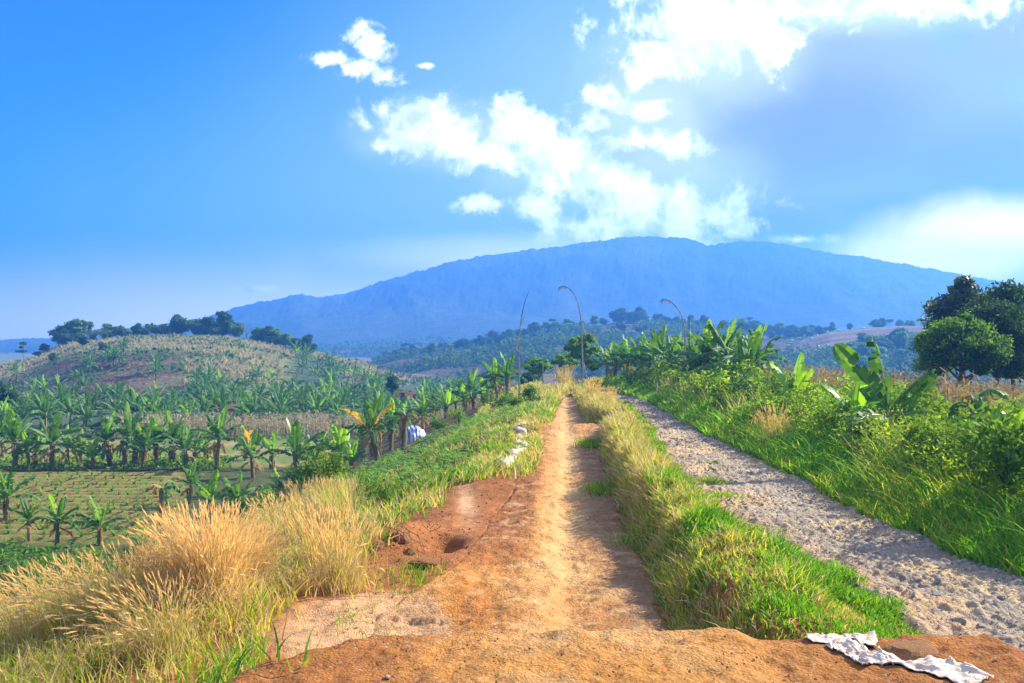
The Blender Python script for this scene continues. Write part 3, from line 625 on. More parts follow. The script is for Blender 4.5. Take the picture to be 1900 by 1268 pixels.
def bfar(n, px0, px1, y0, y1, H0, H1, fmt, group, keep=None):
    L_ = []
    while len(L_) < n:
        y = R.uniform(y0, y1); px = R.uniform(px0, px1)
        if keep is None or keep(px, y): L_.append((px, y))
    L_.sort()
    for k, (px, y) in enumerate(L_):
        x, _, z = at(px, y); thing('banana_plant', BF[R.integers(len(BF))], (x, y, z), R.uniform(0, 6.28), R.uniform(H0, H1) / 3, fmt % ordinal(k), 'banana plant', group)
bfar(58, -20, 800, 86, 97, 2.3, 3.6, 'banana plant in the front rank of the valley plantation, %s from left', 'banana plants in the valley plantation')
bfar(52, -20, 960, 100, 120, 2.4, 3.7, 'banana plant in the middle rank of the valley plantation, %s from the left', 'banana plants in the valley plantation')
bfar(40, 330, 960, 124, 150, 2.3, 3.5, 'banana plant in the rear rank of the valley plantation, %s from the left', 'banana plants in the valley plantation')
bfar(30, 545, 740, 150, 205, 2.4, 3.4, 'banana plant climbing the right shoulder of the grassy hill, %s from the left', 'banana plants on the shoulder of the grassy hill', lambda p, y: p < 560 + (205 - y) * 4)
bfar(17, 20, 330, 140, 178, 2.4, 3.4, 'small banana plant on the red terraces below the grassy hill, %s from the left', 'banana plants on the red terraces')

# ================================================================== trees
def tree(seed, H=6, trunk=.35, rx=.42, rz=.34, nl=2600, ls=.3, kind='round', mats=None, nclump=14, limbs=7, tr=.045, rr=(.12, .2)):
    rng = np.random.default_rng(seed); mats = mats or [F_tree]; tm = MB(); cm = MB()
    t = np.linspace(0, 1, 6); bend = rng.normal(0, .05 * H, 2)
    top = H * (trunk + .35)
    P = np.stack([bend[0] * t ** 2, bend[1] * t ** 2, t * top - .15], 1); v, f = tube(P, H * tr * (1 - .75 * t) * .5, 7); tm.add(v, f)
    cz = H * (1 - rz); cl = []
    for k in range(nclump):
        d = unit(1, rng, .15)[0] * rng.uniform(.35, .95) ** .6
        if kind == 'umbrella': c = np.array([d[0] * rx * H, d[1] * rx * H, H * (.93 - .12 * (d[0] ** 2 + d[1] ** 2)) + rng.normal(0, .03 * H)])
        elif kind == 'tiers': q = rng.choice([.55, .75, .95]); c = np.array([d[0] * rx * H * (1.2 - q), d[1] * rx * H * (1.2 - q), H * q])
        else: c = np.array([d[0] * rx * H * .8, d[1] * rx * H * .8, cz + d[2] * rz * H * .85])
        r = H * (rng.uniform(*rr) if kind == 'round' else rng.uniform(.09, .14)); cl.append((c, r))
    for k in range(min(limbs, nclump)):
        c, r = cl[k]; z0 = H * rng.uniform(trunk * .8, trunk + .25); s0 = np.array([np.interp(z0, P[:, 2], P[:, 0]), np.interp(z0, P[:, 2], P[:, 1]), z0])
        q = np.linspace(0, 1, 5)[:, None]; mid = np.array([0, 0, -.04 * H]) * np.sin(q * pi); pp = s0 + (c - s0) * q + mid; v, f = tube(pp, H * tr * .28 * (1 - .7 * q[:, 0]), 5); tm.add(v, f)
    for k, (c, r) in enumerate(cl):
        n = int(nl / nclump * rng.uniform(.6, 1.4)); d = unit(n, rng); rr = r * rng.random(n) ** .4
        p = c + d * rr[:, None] * np.array([1.15, 1.15, .8 if kind == 'round' else .35]); p += rng.normal(0, r * .12, (n, 3))
        v, f = leaves(p, ls, rng, .5, .5); m_ = 0
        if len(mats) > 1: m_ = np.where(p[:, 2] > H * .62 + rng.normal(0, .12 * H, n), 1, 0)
        cm.add(v, f, m_)
    return [('trunk', tm.mesh('trunk', M_bark, True)), ('crown', cm.mesh('crown', mats))]
def bare_tree(seed, H=5):
    rng = np.random.default_rng(seed); tm = MB(); br = MB()
    v, f = tube([(0, 0, -.1), (.05, 0, H * .3), (0, .05, H * .55)], [.12, .09, .07], 6); tm.add(v, f)
    def rec(p, d, l, r, k):
        q = p + d * l; v, f = tube([p, p + d * l * .5 + rng.normal(0, .05 * l, 3), q], [r, r * .8, r * .55], 4); br.add(v, f)
        if k:
            for _ in range(3): e = d + rng.normal(0, .45, 3); e[2] = abs(e[2]) + .15; rec(q, e / np.linalg.norm(e), l * .68, r * .6, k - 1)
    for k in range(4): a = k * 1.6 + rng.random(); rec(np.array([0, 0, H * (.35 + .06 * k)]), np.array([cos(a) * .5, sin(a) * .5, .75]), H * .22, .06, 3)
    return [('trunk', tm.mesh('trunk', M_bark)), ('branches', br.mesh('branches', M_bark))]
def bamboo(seed, H=7, n=34):
    rng = np.random.default_rng(seed); cu = MB(); lf = MB()
    for k in range(n):
        a = rng.uniform(0, 6.28); r = rng.uniform(0, .7); l = rng.uniform(.1, .5) * H; hh = H * rng.uniform(.65, 1); t = np.linspace(0, 1, 6)
        P = np.stack([cos(a) * (r + l * t ** 2.4), sin(a) * (r + l * t ** 2.4), hh * (t - .2 * t ** 3)], 1); v, f = tube(P, .05 * (1 - .8 * t), 4); cu.add(v, f)
        q = rng.uniform(.3, 1, 45); c = np.stack([np.interp(q, t, P[:, i]) for i in range(3)], 1) + rng.normal(0, .22, (45, 3)); v, f = leaves(c, .28, rng, .22, .3, .6); lf.add(v, f)
    return [('culms', cu.mesh('culms', F_bam)), ('foliage', lf.mesh('foliage', F_bam))]
T_round = [tree(400 + i, trunk=.06, rx=.36, rz=.45, nclump=22, rr=(.10, .17), mats=[[F_tree], [F_tree], [F_treel]][i % 3], nl=3600) for i in range(6)]
T_umb = [tree(420 + i, kind='umbrella', trunk=.55, rx=.38, nclump=9, nl=900, tr=.03, limbs=9) for i in range(3)]
T_tier = [tree(430 + i, kind='tiers', trunk=.5, rx=.42, nclump=8, nl=650, tr=.03, limbs=8) for i in range(2)]
T_slim = [tree(440 + i, rx=.25, trunk=.5, rz=.3, nclump=9, nl=1100, tr=.028) for i in range(2)]
T_open = [tree(470 + i, trunk=.35, rx=.42, rz=.32, nclump=26, nl=3200, ls=.22, mats=[F_treel], rr=(.06, .11), limbs=16, tr=.03) for i in range(2)]
T_bam = [bamboo(450), bamboo(451)]; T_bare = [bare_tree(460)]
TK = {'round': T_round, 'open': T_open, 'umbrella': T_umb, 'tier': T_tier, 'slim': T_slim, 'bamboo': T_bam, 'bare': T_bare}
def put_tree(px, y, Hpx, kind, label, group=None, wide=1, nm=None, base=6.0, var=None):
    x, _, z = at(px, y); v = TK[kind]; p = v[R.integers(len(v))] if var is None else v[var]; b = {'bamboo': 6.3, 'bare': 4.6}.get(kind, 6.0); s_ = Hpx / K * y / b
    return thing(nm or {'bamboo': 'bamboo_clump', 'bare': 'bare_tree'}.get(kind, 'broadleaf_tree'), p, (x, y, z - .1), R.uniform(0, 6.28), (s_ * wide, s_ * wide, s_), label, {'bamboo': 'bamboo'}.get(kind, 'tree'), group)
G1 = 'trees along the top of the grassy hill'
for a in [(44, 228, 37, 'tier', 'lone thin tree with two tiers of leaves at the far left end of the hill', G1),
 (112, 226, 44, 'round', 'large dense tree, leftmost of the clump on the left hilltop', G1, 1.18), (138, 228, 48, 'round', 'dense dark tree in the middle of the clump on the left hilltop', G1, 1.10),
 (156, 230, 45, 'open', 'tall open tree with feathery crown rising behind the dense clump on the left hill', G1),
 (172, 222, 27, 'bamboo', 'feathery pale green bamboo clump right of the dense hilltop trees', G1, 1.18), (194, 223, 26, 'bamboo', 'lower bamboo clump, right of the paler one on the left hilltop', G1, 1.18),
 (84, 226, 23, 'round', 'low bush at the left foot of the dense hilltop clump', G1, 1.28), (208, 228, 26, 'round', 'low dark tree between the bamboo and the hill saddle', G1, 1.18), (226, 230, 27, 'round', 'small dark tree right of the bamboo on the hill saddle', G1, 1.14),
 (200, 238, 35, 'open', 'thin open topped tree peeping over the bamboo clump', G1), (221, 238, 30, 'open', 'second thin open topped tree peeping over the saddle', G1),
 (254, 233, 30, 'round', 'small rounded tree with visible stem, left in the gap of the hilltop', G1), (279, 234, 30, 'open', 'flat topped tree left of the pair in the middle of the hilltop', G1), (302, 234, 28, 'open', 'flat topped tree right of the pair in the middle of the hilltop', G1), (292, 231, 26, 'round', 'low bush beneath the flat topped pair on the hilltop', G1, 1.28),
 (333, 234, 48, 'round', 'tall narrow tree with pale banana leaves at its foot on the hilltop', G1), (362, 233, 40, 'round', 'dense dark tree, left end of the hilltop thicket', G1, 1.10), (384, 234, 42, 'round', 'dense dark tree in the middle of the hilltop thicket', G1, 1.14),
 (414, 233, 51, 'round', 'tallest tree of the hilltop thicket with trunk showing below the crown', G1, 1.04), (438, 232, 38, 'round', 'round tree at the right end of the hilltop thicket', G1, 1.04), (458, 232, 35, 'bare', 'bare leafless tree beside the hilltop thicket', G1), (476, 231, 26, 'bare', 'small leafless tree right of the bare one on the hill', G1),
 (478, 228, 33, 'round', 'dark tree, leftmost of the dark row on the right slope of the hill', G1, 1.18), (494, 228, 38, 'round', 'dark tree, second of the dark row on the right slope of the hill', G1, 1.18), (512, 228, 37, 'round', 'dark tree, third of the dark row on the right slope of the hill', G1, 1.18), (530, 227, 33, 'round', 'dark tree, fourth of the dark row on the right slope of the hill', G1, 1.18), (550, 226, 30, 'round', 'dark tree, fifth of the dark row on the right slope of the hill', G1, 1.14),
 (573, 218, 39, 'round', 'isolated round tree at the right end of the dark row on the hill', G1, 1.04), (154, 190, 28, 'slim', 'small dark tree alone in the dry grass low on the left hill', None, 1.3), (98, 184, 20, 'round', 'dark bush in the dry grass left of the lone hillside tree', None, 1.2), (190, 186, 18, 'round', 'dark bush in the dry grass right of the lone hillside tree', None, 1.4),
 (70, 224, 15, 'round', 'tiny bush on the left foot of the hilltop, outermost', G1, 1.5), (122, 222, 26, 'round', 'bush in front of the dense clump on the left hilltop', G1, 1.3), (148, 221, 24, 'open', 'paler bush in front of the feathery tree on the left hill', G1, 1.2), (238, 231, 20, 'round', 'bush between the saddle and the small rounded tree', G1, 1.4), (268, 232, 22, 'round', 'bush just right of the small rounded tree on the hilltop', G1, 1.4), (315, 233, 24, 'round', 'bush at the left foot of the tall narrow hilltop tree', G1, 1.3), (374, 231, 28, 'round', 'front bush of the hilltop thicket, left one', G1, 1.3), (399, 231, 26, 'round', 'front bush of the hilltop thicket, right one', G1, 1.3), (503, 226, 24, 'round', 'front bush of the dark row on the right slope of the hill', G1, 1.4),
 (8, 100, 70, 'round', 'dark leafy tree at the left picture edge above the banana plantation', None, .9), (728, 122, 56, 'slim', 'slim brownish tree standing in the middle of the valley plantation', None, .8)]:
    put_tree(*a)
# hill across the valley
def rowt(n, px0, px1, yf, Hf, kinds, fmt, group):
    for k, px in enumerate(sorted(R.uniform(px0, px1, n))):
        kd = R.choice(kinds); put_tree(px, yf(px), Hf(px), kd, fmt % ordinal(k), group, R.uniform(1, 1.5) if kd == 'round' else 1)
rowt(58, 700, 1400, lambda p: 462 + R.uniform(-12, 10), lambda p: R.uniform(14, 24) + 6 * g2(p, 0, 1180, 0, 25, 1), ['round', 'round', 'round', 'umbrella'], 'skyline tree of the wooded hill, %s from its left end', 'trees along the top of the wooded hill')
rowt(46, 700, 1060, lambda p: R.uniform(400, 450), lambda p: R.uniform(15, 24), ['round', 'round', 'slim'], 'tree high on the left slope of the wooded hill, %s from left', 'trees on the slope of the wooded hill')
rowt(30, 900, 1420, lambda p: R.uniform(350, 440), lambda p: R.uniform(11, 20), ['round', 'slim', 'round'], 'tree scattered mid slope on the wooded hill, %s from left', 'trees on the slope of the wooded hill')
rowt(26, 1370, 1540, lambda p: R.uniform(400, 452), lambda p: R.uniform(18, 30), ['round'], 'blue green tree between the wooded and ploughed hills, %s from left', 'trees between the two hills')
rowt(15, 1610, 1725, lambda p: 402 + R.uniform(-3, 3), lambda p: R.uniform(15, 23), ['round', 'umbrella'], 'small tree on top of the ploughed hill, %s from the left', 'trees on top of the ploughed hill')
rowt(22, 1560, 1760, lambda p: R.uniform(255, 300), lambda p: R.uniform(24, 44), ['round'], 'leafy tree at the foot of the ploughed hill, %s from the left', 'trees at the foot of the ploughed hill')
rowt(16, 620, 900, lambda p: R.uniform(640, 780), lambda p: R.uniform(7, 13), ['round', 'umbrella'], 'tiny hazy tree at the mountain foot, %s from the left', 'far trees in the valley')
for a in [(1391, 455, 30, 'tier', 'tree with an open two part crown standing above the skyline of the wooded hill'), (1184, 462, 34, 'round', 'tallest tree on the skyline of the wooded hill', None, .9), (1148, 462, 30, 'round', 'broad dome shaped tree on the skyline left of the tallest', None, 1.7),
          (755, 460, 30, 'umbrella', 'lone mushroom shaped tree above the left slope of the wooded hill'), (1545, 402, 20, 'round', 'small round tree on the edge of the ploughed hill, left of a pair'), (1577, 402, 16, 'round', 'small round tree on the edge of the ploughed hill, right of a pair'),
          (1048, 72, 60, 'open', 'small slender tree behind the path end, left of the spreading one', None, 1.2), (1080, 70, 92, 'open', 'spreading light green tree behind the path end and the middle pole', None, 1.0), (1000, 76, 62, 'open', 'low flat topped tree behind the slatted panel at the path end', None, 1.2), (985, 80, 50, 'round', 'dark bush left of the slatted panel at the path end', None, 1.2), (1098, 66, 44, 'slim', 'dark thin leaved sapling right of the middle bamboo pole', None, 1.2), (1025, 84, 50, 'round', 'dark rounded tree directly behind the slatted panel', None, 1.1)]:
    put_tree(*a)
# big trees on the right
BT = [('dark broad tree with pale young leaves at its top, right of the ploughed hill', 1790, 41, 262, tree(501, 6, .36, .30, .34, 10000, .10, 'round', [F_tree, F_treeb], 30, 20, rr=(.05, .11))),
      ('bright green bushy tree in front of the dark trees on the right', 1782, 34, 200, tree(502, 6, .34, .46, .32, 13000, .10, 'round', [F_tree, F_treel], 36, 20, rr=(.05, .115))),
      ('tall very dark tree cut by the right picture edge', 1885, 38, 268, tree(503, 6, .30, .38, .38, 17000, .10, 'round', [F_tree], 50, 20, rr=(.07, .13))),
      ('second trunked dark tree between the bright bush and the picture edge', 1850, 36.5, 225, tree(504, 6, .34, .34, .33, 12000, .10, 'round', [F_tree], 40, 20, rr=(.07, .12))),
      ('lower dark tree on the left fringe of the tall trees at the right', 1740, 42, 150, tree(505, 6, .35, .36, .32, 8000, .10, 'round', [F_treel], 34, 16, rr=(.07, .12)))]
for lb, px, y, hp, pt_ in BT:
    x, _, z = at(px, y); s_ = hp / K * y / 6; thing('broadleaf_tree', pt_, (x, y, z - .1), R.uniform(0, 6), s_, lb, 'tree', 'tall trees at the right edge')

# ================================================================== shrubs, cassava, seedlings, clumps
def shrub(seed, mat, n=1500, ls=.045, w=.55, hh=1.0):
    rng = np.random.default_rng(seed); st = MB(); cm = MB(); cen = []
    for k in range(9):
        a = rng.uniform(0, 6.28); r = rng.uniform(.1, w); e = np.array([cos(a) * r, sin(a) * r, hh * rng.uniform(.4, .85)]); cen.append(e)
        v, f = tube([(0, 0, -.1), e * .5 + rng.normal(0, .05, 3), e], [.018, .012, .005], 4); st.add(v, f)
    for e in cen:
        m_ = n // 9; d = unit(m_, rng); p = e + d * (rng.random(m_) ** .45 * rng.uniform(.2, .36))[:, None]; p[:, 2] = np.maximum(p[:, 2], .03); v, f = leaves(p, ls, rng, .42, .9); cm.add(v, f)
    return [('stems', st.mesh('stems', M_bark)), ('leaves', cm.mesh('leaves', mat))]
SH = [shrub(600, F_shrub), shrub(601, F_shrub, 1300), shrub(602, F_shrubd), shrub(603, F_shrub, 1800, .04, .6, 1.1), shrub(604, F_shrubd, 1500, .05, .5, 1.15), shrub(605, F_treel, 1500, .05)]
def put_shrub(x, y, s_, label, group=None, v=None):
    thing('shrub', SH[R.integers(len(SH)) if v is None else v], (x, y, h1(x, y)), R.uniform(0, 6.28), (s_, s_, s_ * R.uniform(.85, 1.1)), label, 'shrub', group)
ys_ = []; y = 9.0
while y < 50: ys_.append(y); y *= 1.062
hk = 0
for k, y in enumerate(ys_):
    put_shrub(float(gR(y)) + R.uniform(1.2, 1.7), y, R.uniform(.75, .98) * (1.25 if y < 15 else 1), 'leafy shrub in the front line of the roadside hedge, %s from the right edge' % ordinal(k), 'shrubs of the roadside hedge', [0, 1, 3, 5][R.integers(4)])
for k, y in enumerate(ys_[::1]):
    put_shrub(float(gR(y)) + R.uniform(1.9, 2.7), y + .3, R.uniform(.95, 1.2), 'leafy shrub in the rear line of the roadside hedge, %s from the right edge' % ordinal(k), 'shrubs of the roadside hedge', [0, 1, 3, 5][R.integers(4)])
for (px, y, s_, v, lb) in [(1370, 33, 1.45, 0, 'rounded bush with yellow tips in front of the roadside banana row'), (1395, 29, 1.2, 2, 'dark glossy bush below the yellow tipped rounded one'), (1330, 37, 1.0, 4, 'dark bush at the foot of the tallest roadside banana plant'), (1175, 50, 1.1, 2, 'dark low bush at the left foot of the roadside banana row'),
    (1112, 52, .9, 1, 'grey green bush where the stony road bends away'), (925, 44, 1.1, 2, 'round dark bush on the ridge below the left banana plants'), (985, 36, .75, 4, 'dark green tussock like bush left of the narrow path end'), (958, 38, .7, 5, 'bright bush just left of the dark tussock by the path'),
    (850, 50, .9, 1, 'slender yellow green bush above the cassava patch'), (820, 49, .8, 5, 'soft green bush at the top left of the cassava patch'), (455, 39, 1.4, 2, 'dark bush between the banana plants at the right end of the furrowed field'), (490, 43, 1.2, 1, 'grey green bush behind the dark one near the furrowed field'),
    (610, 25, 1.25, 3, 'tall loose bush with yellow green leaves left of the lower cassava slope'), (640, 22, .9, 0, 'small loose bush below the tall yellow green one'), (712, 17, .5, 1, 'low green bush on top of the eroded red bank'), (560, 47, 1.2, 5, 'light green feathery bush behind the large dark banana plant'),
    (20, 27, 1.3, 2, 'dark leafy bush at the left picture edge under the furrowed field'), (75, 25, 1.1, 4, 'dark bush right of the one at the left picture edge'), (250, 32, 1.0, 2, 'dark bush behind the big dry grass clump')]:
    x, _, _ = at(px, y); put_shrub(x, y, s_, lb, None, v)
def cassava(seed):
    rng = np.random.default_rng(seed); mb = MB()
    for k in range(9):
        a = rng.uniform(0, 6.28); r = rng.uniform(.08, .34); e = np.array([cos(a) * r, sin(a) * r, rng.uniform(.22, .5)])
        v, f = tube([(0, 0, 0), e * .6 + (0, 0, .08), e], [.008, .006, .003], 3); mb.add(v, f, 1)
        b = rng.uniform(0, 6.28)
        for j in range(6):
            th = b + j * 1.05; d = np.array([cos(th), sin(th), -.25 + rng.normal(0, .12)]); s = np.array([-sin(th), cos(th), 0]); l = rng.uniform(.09, .14)
            mb.add([e, e + d * l * .55 + s * l * .2, e + d * l, e + d * l * .55 - s * l * .2], [[0, 1, 2, 3]], 0)
    return mb.mesh('cassava_plant', [F_cass, M_stem])
CV = [cassava(700 + i) for i in range(6)]
k = 0; cs = []
while len(cs) < 290:
    y = math.exp(R.uniform(math.log(17.5), math.log(48))); d = R.uniform(.55, 8.5); x = float(pL(y)) - d; px = 950 + K * x / y
    if px > 640 and d > .55 + .5 * (y < 22) and not (px < 760 and y > 40) and all((x - q[0]) ** 2 + (y - q[1]) ** 2 > .1 for q in cs): cs.append((x, y))
for x, y in cs: tag(link('cassava_plant', CV[R.integers(6)], None, (x, y, h1(x, y)), R.uniform(0, 6.28), R.uniform(.6, 1.0)), 'leafy green cassava plant on the planted slope left of the dirt path', 'cassava plant', 'cassava plants on the slope')
def seedling(seed):
    rng = np.random.default_rng(seed); mb = MB(); n = 7; v, f = blades(np.zeros((n, 3)), rng.uniform(.18, .34, n), .075, rng.uniform(.4, 1.1, n), rng.uniform(0, 6.28, n), rng, 3); mb.add(v, f); return mb.mesh('seedling', F_treel)
SD = [seedling(720 + i) for i in range(4)]; sd = []
for k in range(17):
    y = 37.9 + 1.15 * (k + .25) 
    for j in range(60):
        x = -.53 * y + j * .62 + R.uniform(-.15, .15)
        if x < -.335 * y: sd.append((x, y + R.uniform(-.08, .08)))
sd.sort(key=lambda q: q[1])
for x, y in sd[:290]: tag(link('seedling', SD[R.integers(4)], None, (x, y, h1(x, y) - .02), R.uniform(0, 6.28), R.uniform(.7, 1.35)), 'small green seedling in the rows of the furrowed field', 'seedling', 'seedlings in the furrowed field')
if len(sd) > 290:
    mb = MB(); q = np.array(sd[290:]); q = q[R.random(len(q)) < .8]; b = np.repeat(np.stack([q[:, 0], q[:, 1], hz(q[:, 0], q[:, 1])], 1), 5, 0); n = len(b)
    v, f = blades(b, rg.uniform(.15, .32, n), .085, rg.uniform(.4, 1.1, n), rg.uniform(0, 6.28, n), rg); mb.add(v, f); stuff('distant_seedlings', mb, F_treel, 'rear rows of tiny seedlings in the furrowed field', 'seedlings')

def clump(seed, n, H, spread, mat, heads=.8, w=.004, bias=None, sag=.25, extra=0):
    """fountain grass: stems fan out from the root and end in seed plumes"""
    rng = np.random.default_rng(seed); st = MB(); pl = MB(); m = 6; t = np.linspace(0, 1, m + 1)
    az = rng.uniform(0, 6.28, n); ln = rng.random(n) ** .8 * spread
    dx = np.cos(az) * ln + (bias[0] if bias else 0) * rng.uniform(.2, 1, n); dy = np.sin(az) * ln + (bias[1] if bias else 0); hh = H * (.45 + .65 * rng.random(n) ** .8)
    pw = rng.uniform(1.15, 2.5, n)[:, None]; wb = rng.normal(0, .05, (n, 2, 1)) * np.sin(t * rng.uniform(2, 6, n)[:, None])[:, None] * H; brk = (rng.random(n) < .10)[:, None] * rng.uniform(.3, .9, n)[:, None] * np.maximum(t - .6, 0)
    r0 = rng.uniform(0, .17, n) * (1 + spread); bx = np.cos(az) * r0; by = np.sin(az) * r0
    X = bx[:, None] + dx[:, None] * hh[:, None] * t ** pw + wb[:, 0] + brk * np.sign(dx)[:, None] * .6; Y = by[:, None] + dy[:, None] * hh[:, None] * t ** pw + wb[:, 1]
    Z = hh[:, None] * (t - sag * (np.hypot(dx, dy) ** 1.2)[:, None] * t ** 3) - .03 - brk * 1.1
    P = np.stack([X, Y, Z], 2); tw = rng.uniform(0, 6.28, n); S_ = np.stack([np.cos(tw), np.sin(tw), 0 * tw], 1)[:, None]
    ww = (w * (1 - .6 * t))[None, :, None]; v = np.stack([P - S_ * ww, P + S_ * ww], 2).reshape(-1, 3); mm = 2 * (m + 1)
    f = np.array([[2 * k, 2 * k + 1, 2 * k + 3, 2 * k + 2] for k in range(m)]); st.add(v, (np.arange(n)[:, None, None] * mm + f).reshape(-1, 4), np.repeat((rng.random(n) < extra).astype(int), m))
    # leaf blades low in the clump
    nb = n; b = np.stack([rng.normal(0, .14 * (1 + spread), nb), rng.normal(0, .14 * (1 + spread), nb), 0 * az[:nb]], 1); v, f2 = blades(b, H * rng.uniform(.3, .7, nb), w * 2.4, rng.uniform(.2, .9, nb), rng.uniform(0, 6.28, nb), rng); st.add(v, f2, np.repeat((rng.random(nb) < extra).astype(int), 3))
    k = rng.random(n) < heads; E = P[k][:, -1]; D = P[k][:, -1] - P[k][:, -2]; D /= np.linalg.norm(D, axis=1)[:, None]; nk = len(E); l = rng.uniform(.07, .13, nk)[:, None]
    for q in range(3):
        s = unit(nk, rng); s = np.cross(D, s); s /= np.linalg.norm(s, axis=1)[:, None] + 1e-9; wd = w * 2.1
        a, b_, c, d = E - D * .02, E + D * l * .45 + s * wd, E + D * l + np.array([0, 0, -.01]), E + D * l * .45 - s * wd
        pl.add(np.stack([a, b_, c, d], 1).reshape(-1, 3), np.arange(4 * nk).reshape(-1, 4))
    for q in range(2):   # bristles
        s = unit(nk * 6, rng); c0 = np.repeat(E, 6, 0) + np.repeat(D * l, 6, 0) * rng.random((nk * 6, 1)); e = s * w * 3.5 + np.repeat(D, 6, 0) * w * 4; z_ = np.cross(e, unit(nk * 6, rng)) * .12
        pl.add(np.stack([c0 - z_, c0 + z_, c0 + e + z_ * .2, c0 + e - z_ * .2], 1).reshape(-1, 3), np.arange(4 * nk * 6).reshape(-1, 4))
    return [('stems', st.mesh('stems', [mat, F_yel])), ('seed_heads', pl.mesh('seed_heads', F_plume))]
CL = [clump(800, 1900, 1.05, .50, F_straw, .4, .0042, (-.12, 0), .3, .05), clump(801, 240, .80, .42, F_straw, .85, .0040, extra=.3), clump(802, 280, .72, .75, F_straw, .85, .0040, (-.5, -.1), .35, .4), clump(803, 300, .95, .42, F_straw, .7, .0060, extra=.35)]
def put_clump(v, px, y, s_, label, rz=0, grp='clumps of dry fountain grass'):
    x, _, z = at(px, y); thing('dry_grass_clump', CL[v], (x, y, z), rz, s_, label, 'grass clump', grp)
put_clump(0, 385, 8.8, .84, 'big dense clump of straw coloured fountain grass in the left foreground')
put_clump(0, 300, 9.2, .60, 'straw coloured clump merging into the left back of the biggest one', 2)
put_clump(0, 450, 9.3, .62, 'straw coloured clump merging into the right back of the biggest one', 4)
put_clump(1, 628, 9.5, .84, 'smaller open clump with nodding plumes between the biggest one and the sandy wash')
put_clump(1, 590, 10.3, .8, 'thin clump with nodding plumes left behind the smaller open one', 2)
put_clump(2, 225, 8.6, 1.0, 'low clump with arching yellow plumes left of the biggest one')
put_clump(2, 130, 9.0, 1.0, 'low clump with arching yellow plumes near the bottom left corner')
put_clump(2, 60, 10.0, 1.0, 'low arching clump at the left picture edge')
put_clump(2, 300, 7.6, .8, 'short arching clump at the bottom edge in front of the biggest one')
put_clump(3, 520, 15.5, .9, 'yellowing clump behind the biggest one, left of the three on the slope')
put_clump(3, 575, 16.5, .95, 'yellowing clump behind the biggest one, middle of the three on the slope', 1)
put_clump(3, 615, 18, .8, 'yellowing clump behind the biggest one, right of the three on the slope', 3)
put_clump(3, 1048, 58, 1.35, 'glowing golden clump beside the slatted panel at the path end', 1)
put_clump(3, 1100, 37, .8, 'golden clump on the bank right of the narrow path end', 2)
put_clump(1, 1130, 31, .75, 'golden clump on the bank nearer than the narrow path end', 4)
put_clump(1, 1440, 21.5, 1.0, 'clump with pale plumes leaning out of the roadside hedge', 2)

# ================================================================== stones
def rock(seed, n=7, m=10, flat=.6):
    rng = np.random.default_rng(seed); th = np.linspace(0, pi, n)[:, None]; ph = np.linspace(0, 2 * pi, m)[None]; d = np.stack([np.sin(th) * np.cos(ph), np.sin(th) * np.sin(ph), np.cos(th) + 0 * ph], -1)
    pl = unit(9, rng); k = np.min(np.where(d @ pl.T > .25, rng.uniform(.65, 1, 9) / np.maximum(d @ pl.T, .25), 9), -1); k = np.minimum(k, 1.15); v = d * k[..., None] * np.array([1, .75, flat])
    return MB().add(v, grid_faces(n, m)).mesh('stone', M_rock)
RK = [rock(900 + i) for i in range(6)]
mb = MB(); n = 22000; y = np.exp(rg.uniform(np.log(6), np.log(44), n)); a, b = gL(y), gR(y); q = rg.random(n); x = a + (b - a) * np.where(rg.random(n) < .4, 1 - .35 * q ** 1.5, q); ok = fbm(x * 1.1, y * .8, 140, 3) > .38; x, y = x[ok], y[ok]
q = rg.random(400); x = np.concatenate([x, -1.2 + 3.3 * q, pR(y[:250]) - .05 - .5 * rg.random(250) ** 2]); y = np.concatenate([y, rg.uniform(5.3, 6.4, 400), y[:250]]); n = len(x)
s = np.maximum(.008, .0009 * y) * (rg.random(n) ** 4 * 2.4 + .6); s[-650:] *= .45
zr = np.where(x > 2.7, road_z(x, y) + .02, np.where(y < 6.5, mound_z(x, y) + .02, path_z(x, y) + .02))
cu = np.array([(-1, -1, -1), (1, -1, -1), (1, 1, -1), (-1, 1, -1), (-.7, -.7, .7), (.7, -.7, .7), (.7, .7, .7), (-.7, .7, .7)]) * .6; cf = np.array([(0, 3, 2, 1), (4, 5, 6, 7), (0, 1, 5, 4), (1, 2, 6, 5), (2, 3, 7, 6), (3, 0, 4, 7)])
an = rg.uniform(0, 6.28, n); V = cu[None] * rg.uniform(.6, 1.3, (n, 1, 3)) * np.array([1.2, .9, .6]) + rg.normal(0, .13, (n, 8, 3)); Vx = V[..., 0] * np.cos(an)[:, None] - V[..., 1] * np.sin(an)[:, None]; Vy = V[..., 0] * np.sin(an)[:, None] + V[..., 1] * np.cos(an)[:, None]
V = np.stack([Vx, Vy, V[..., 2]], -1) * s[:, None, None] + np.stack([x, y, zr + s * .15], 1)[:, None]; mb.add(V.reshape(-1, 3), (np.arange(n)[:, None, None] * 8 + cf).reshape(-1, 4)); stuff('gravel', mb, M_rock, 'loose grey gravel strewn over the stony road and path edges', 'gravel')
st_px = [(1385, 992), (1372, 985), (1560, 978), (1705, 1000), (1725, 1010), (1745, 1016), (1572, 1040), (1716, 1088), (1740, 1108), (1705, 1075), (1745, 1082), (1860, 1112), (1690, 1130), (1820, 1160), (1780, 1150), (1840, 1190), (1450, 875), (1440, 880), (1330, 860), (1350, 885), (1300, 830), (1280, 850), (1480, 1100 - 60), (1620, 1085), (1870, 1215), (1670, 1125), (1400, 830), (1255, 795), (1230, 775), (1340, 815), (1500, 930), (1590, 960), (1650, 990), (1790, 1045), (1830, 1075), (1545, 945)]
st_px.sort()
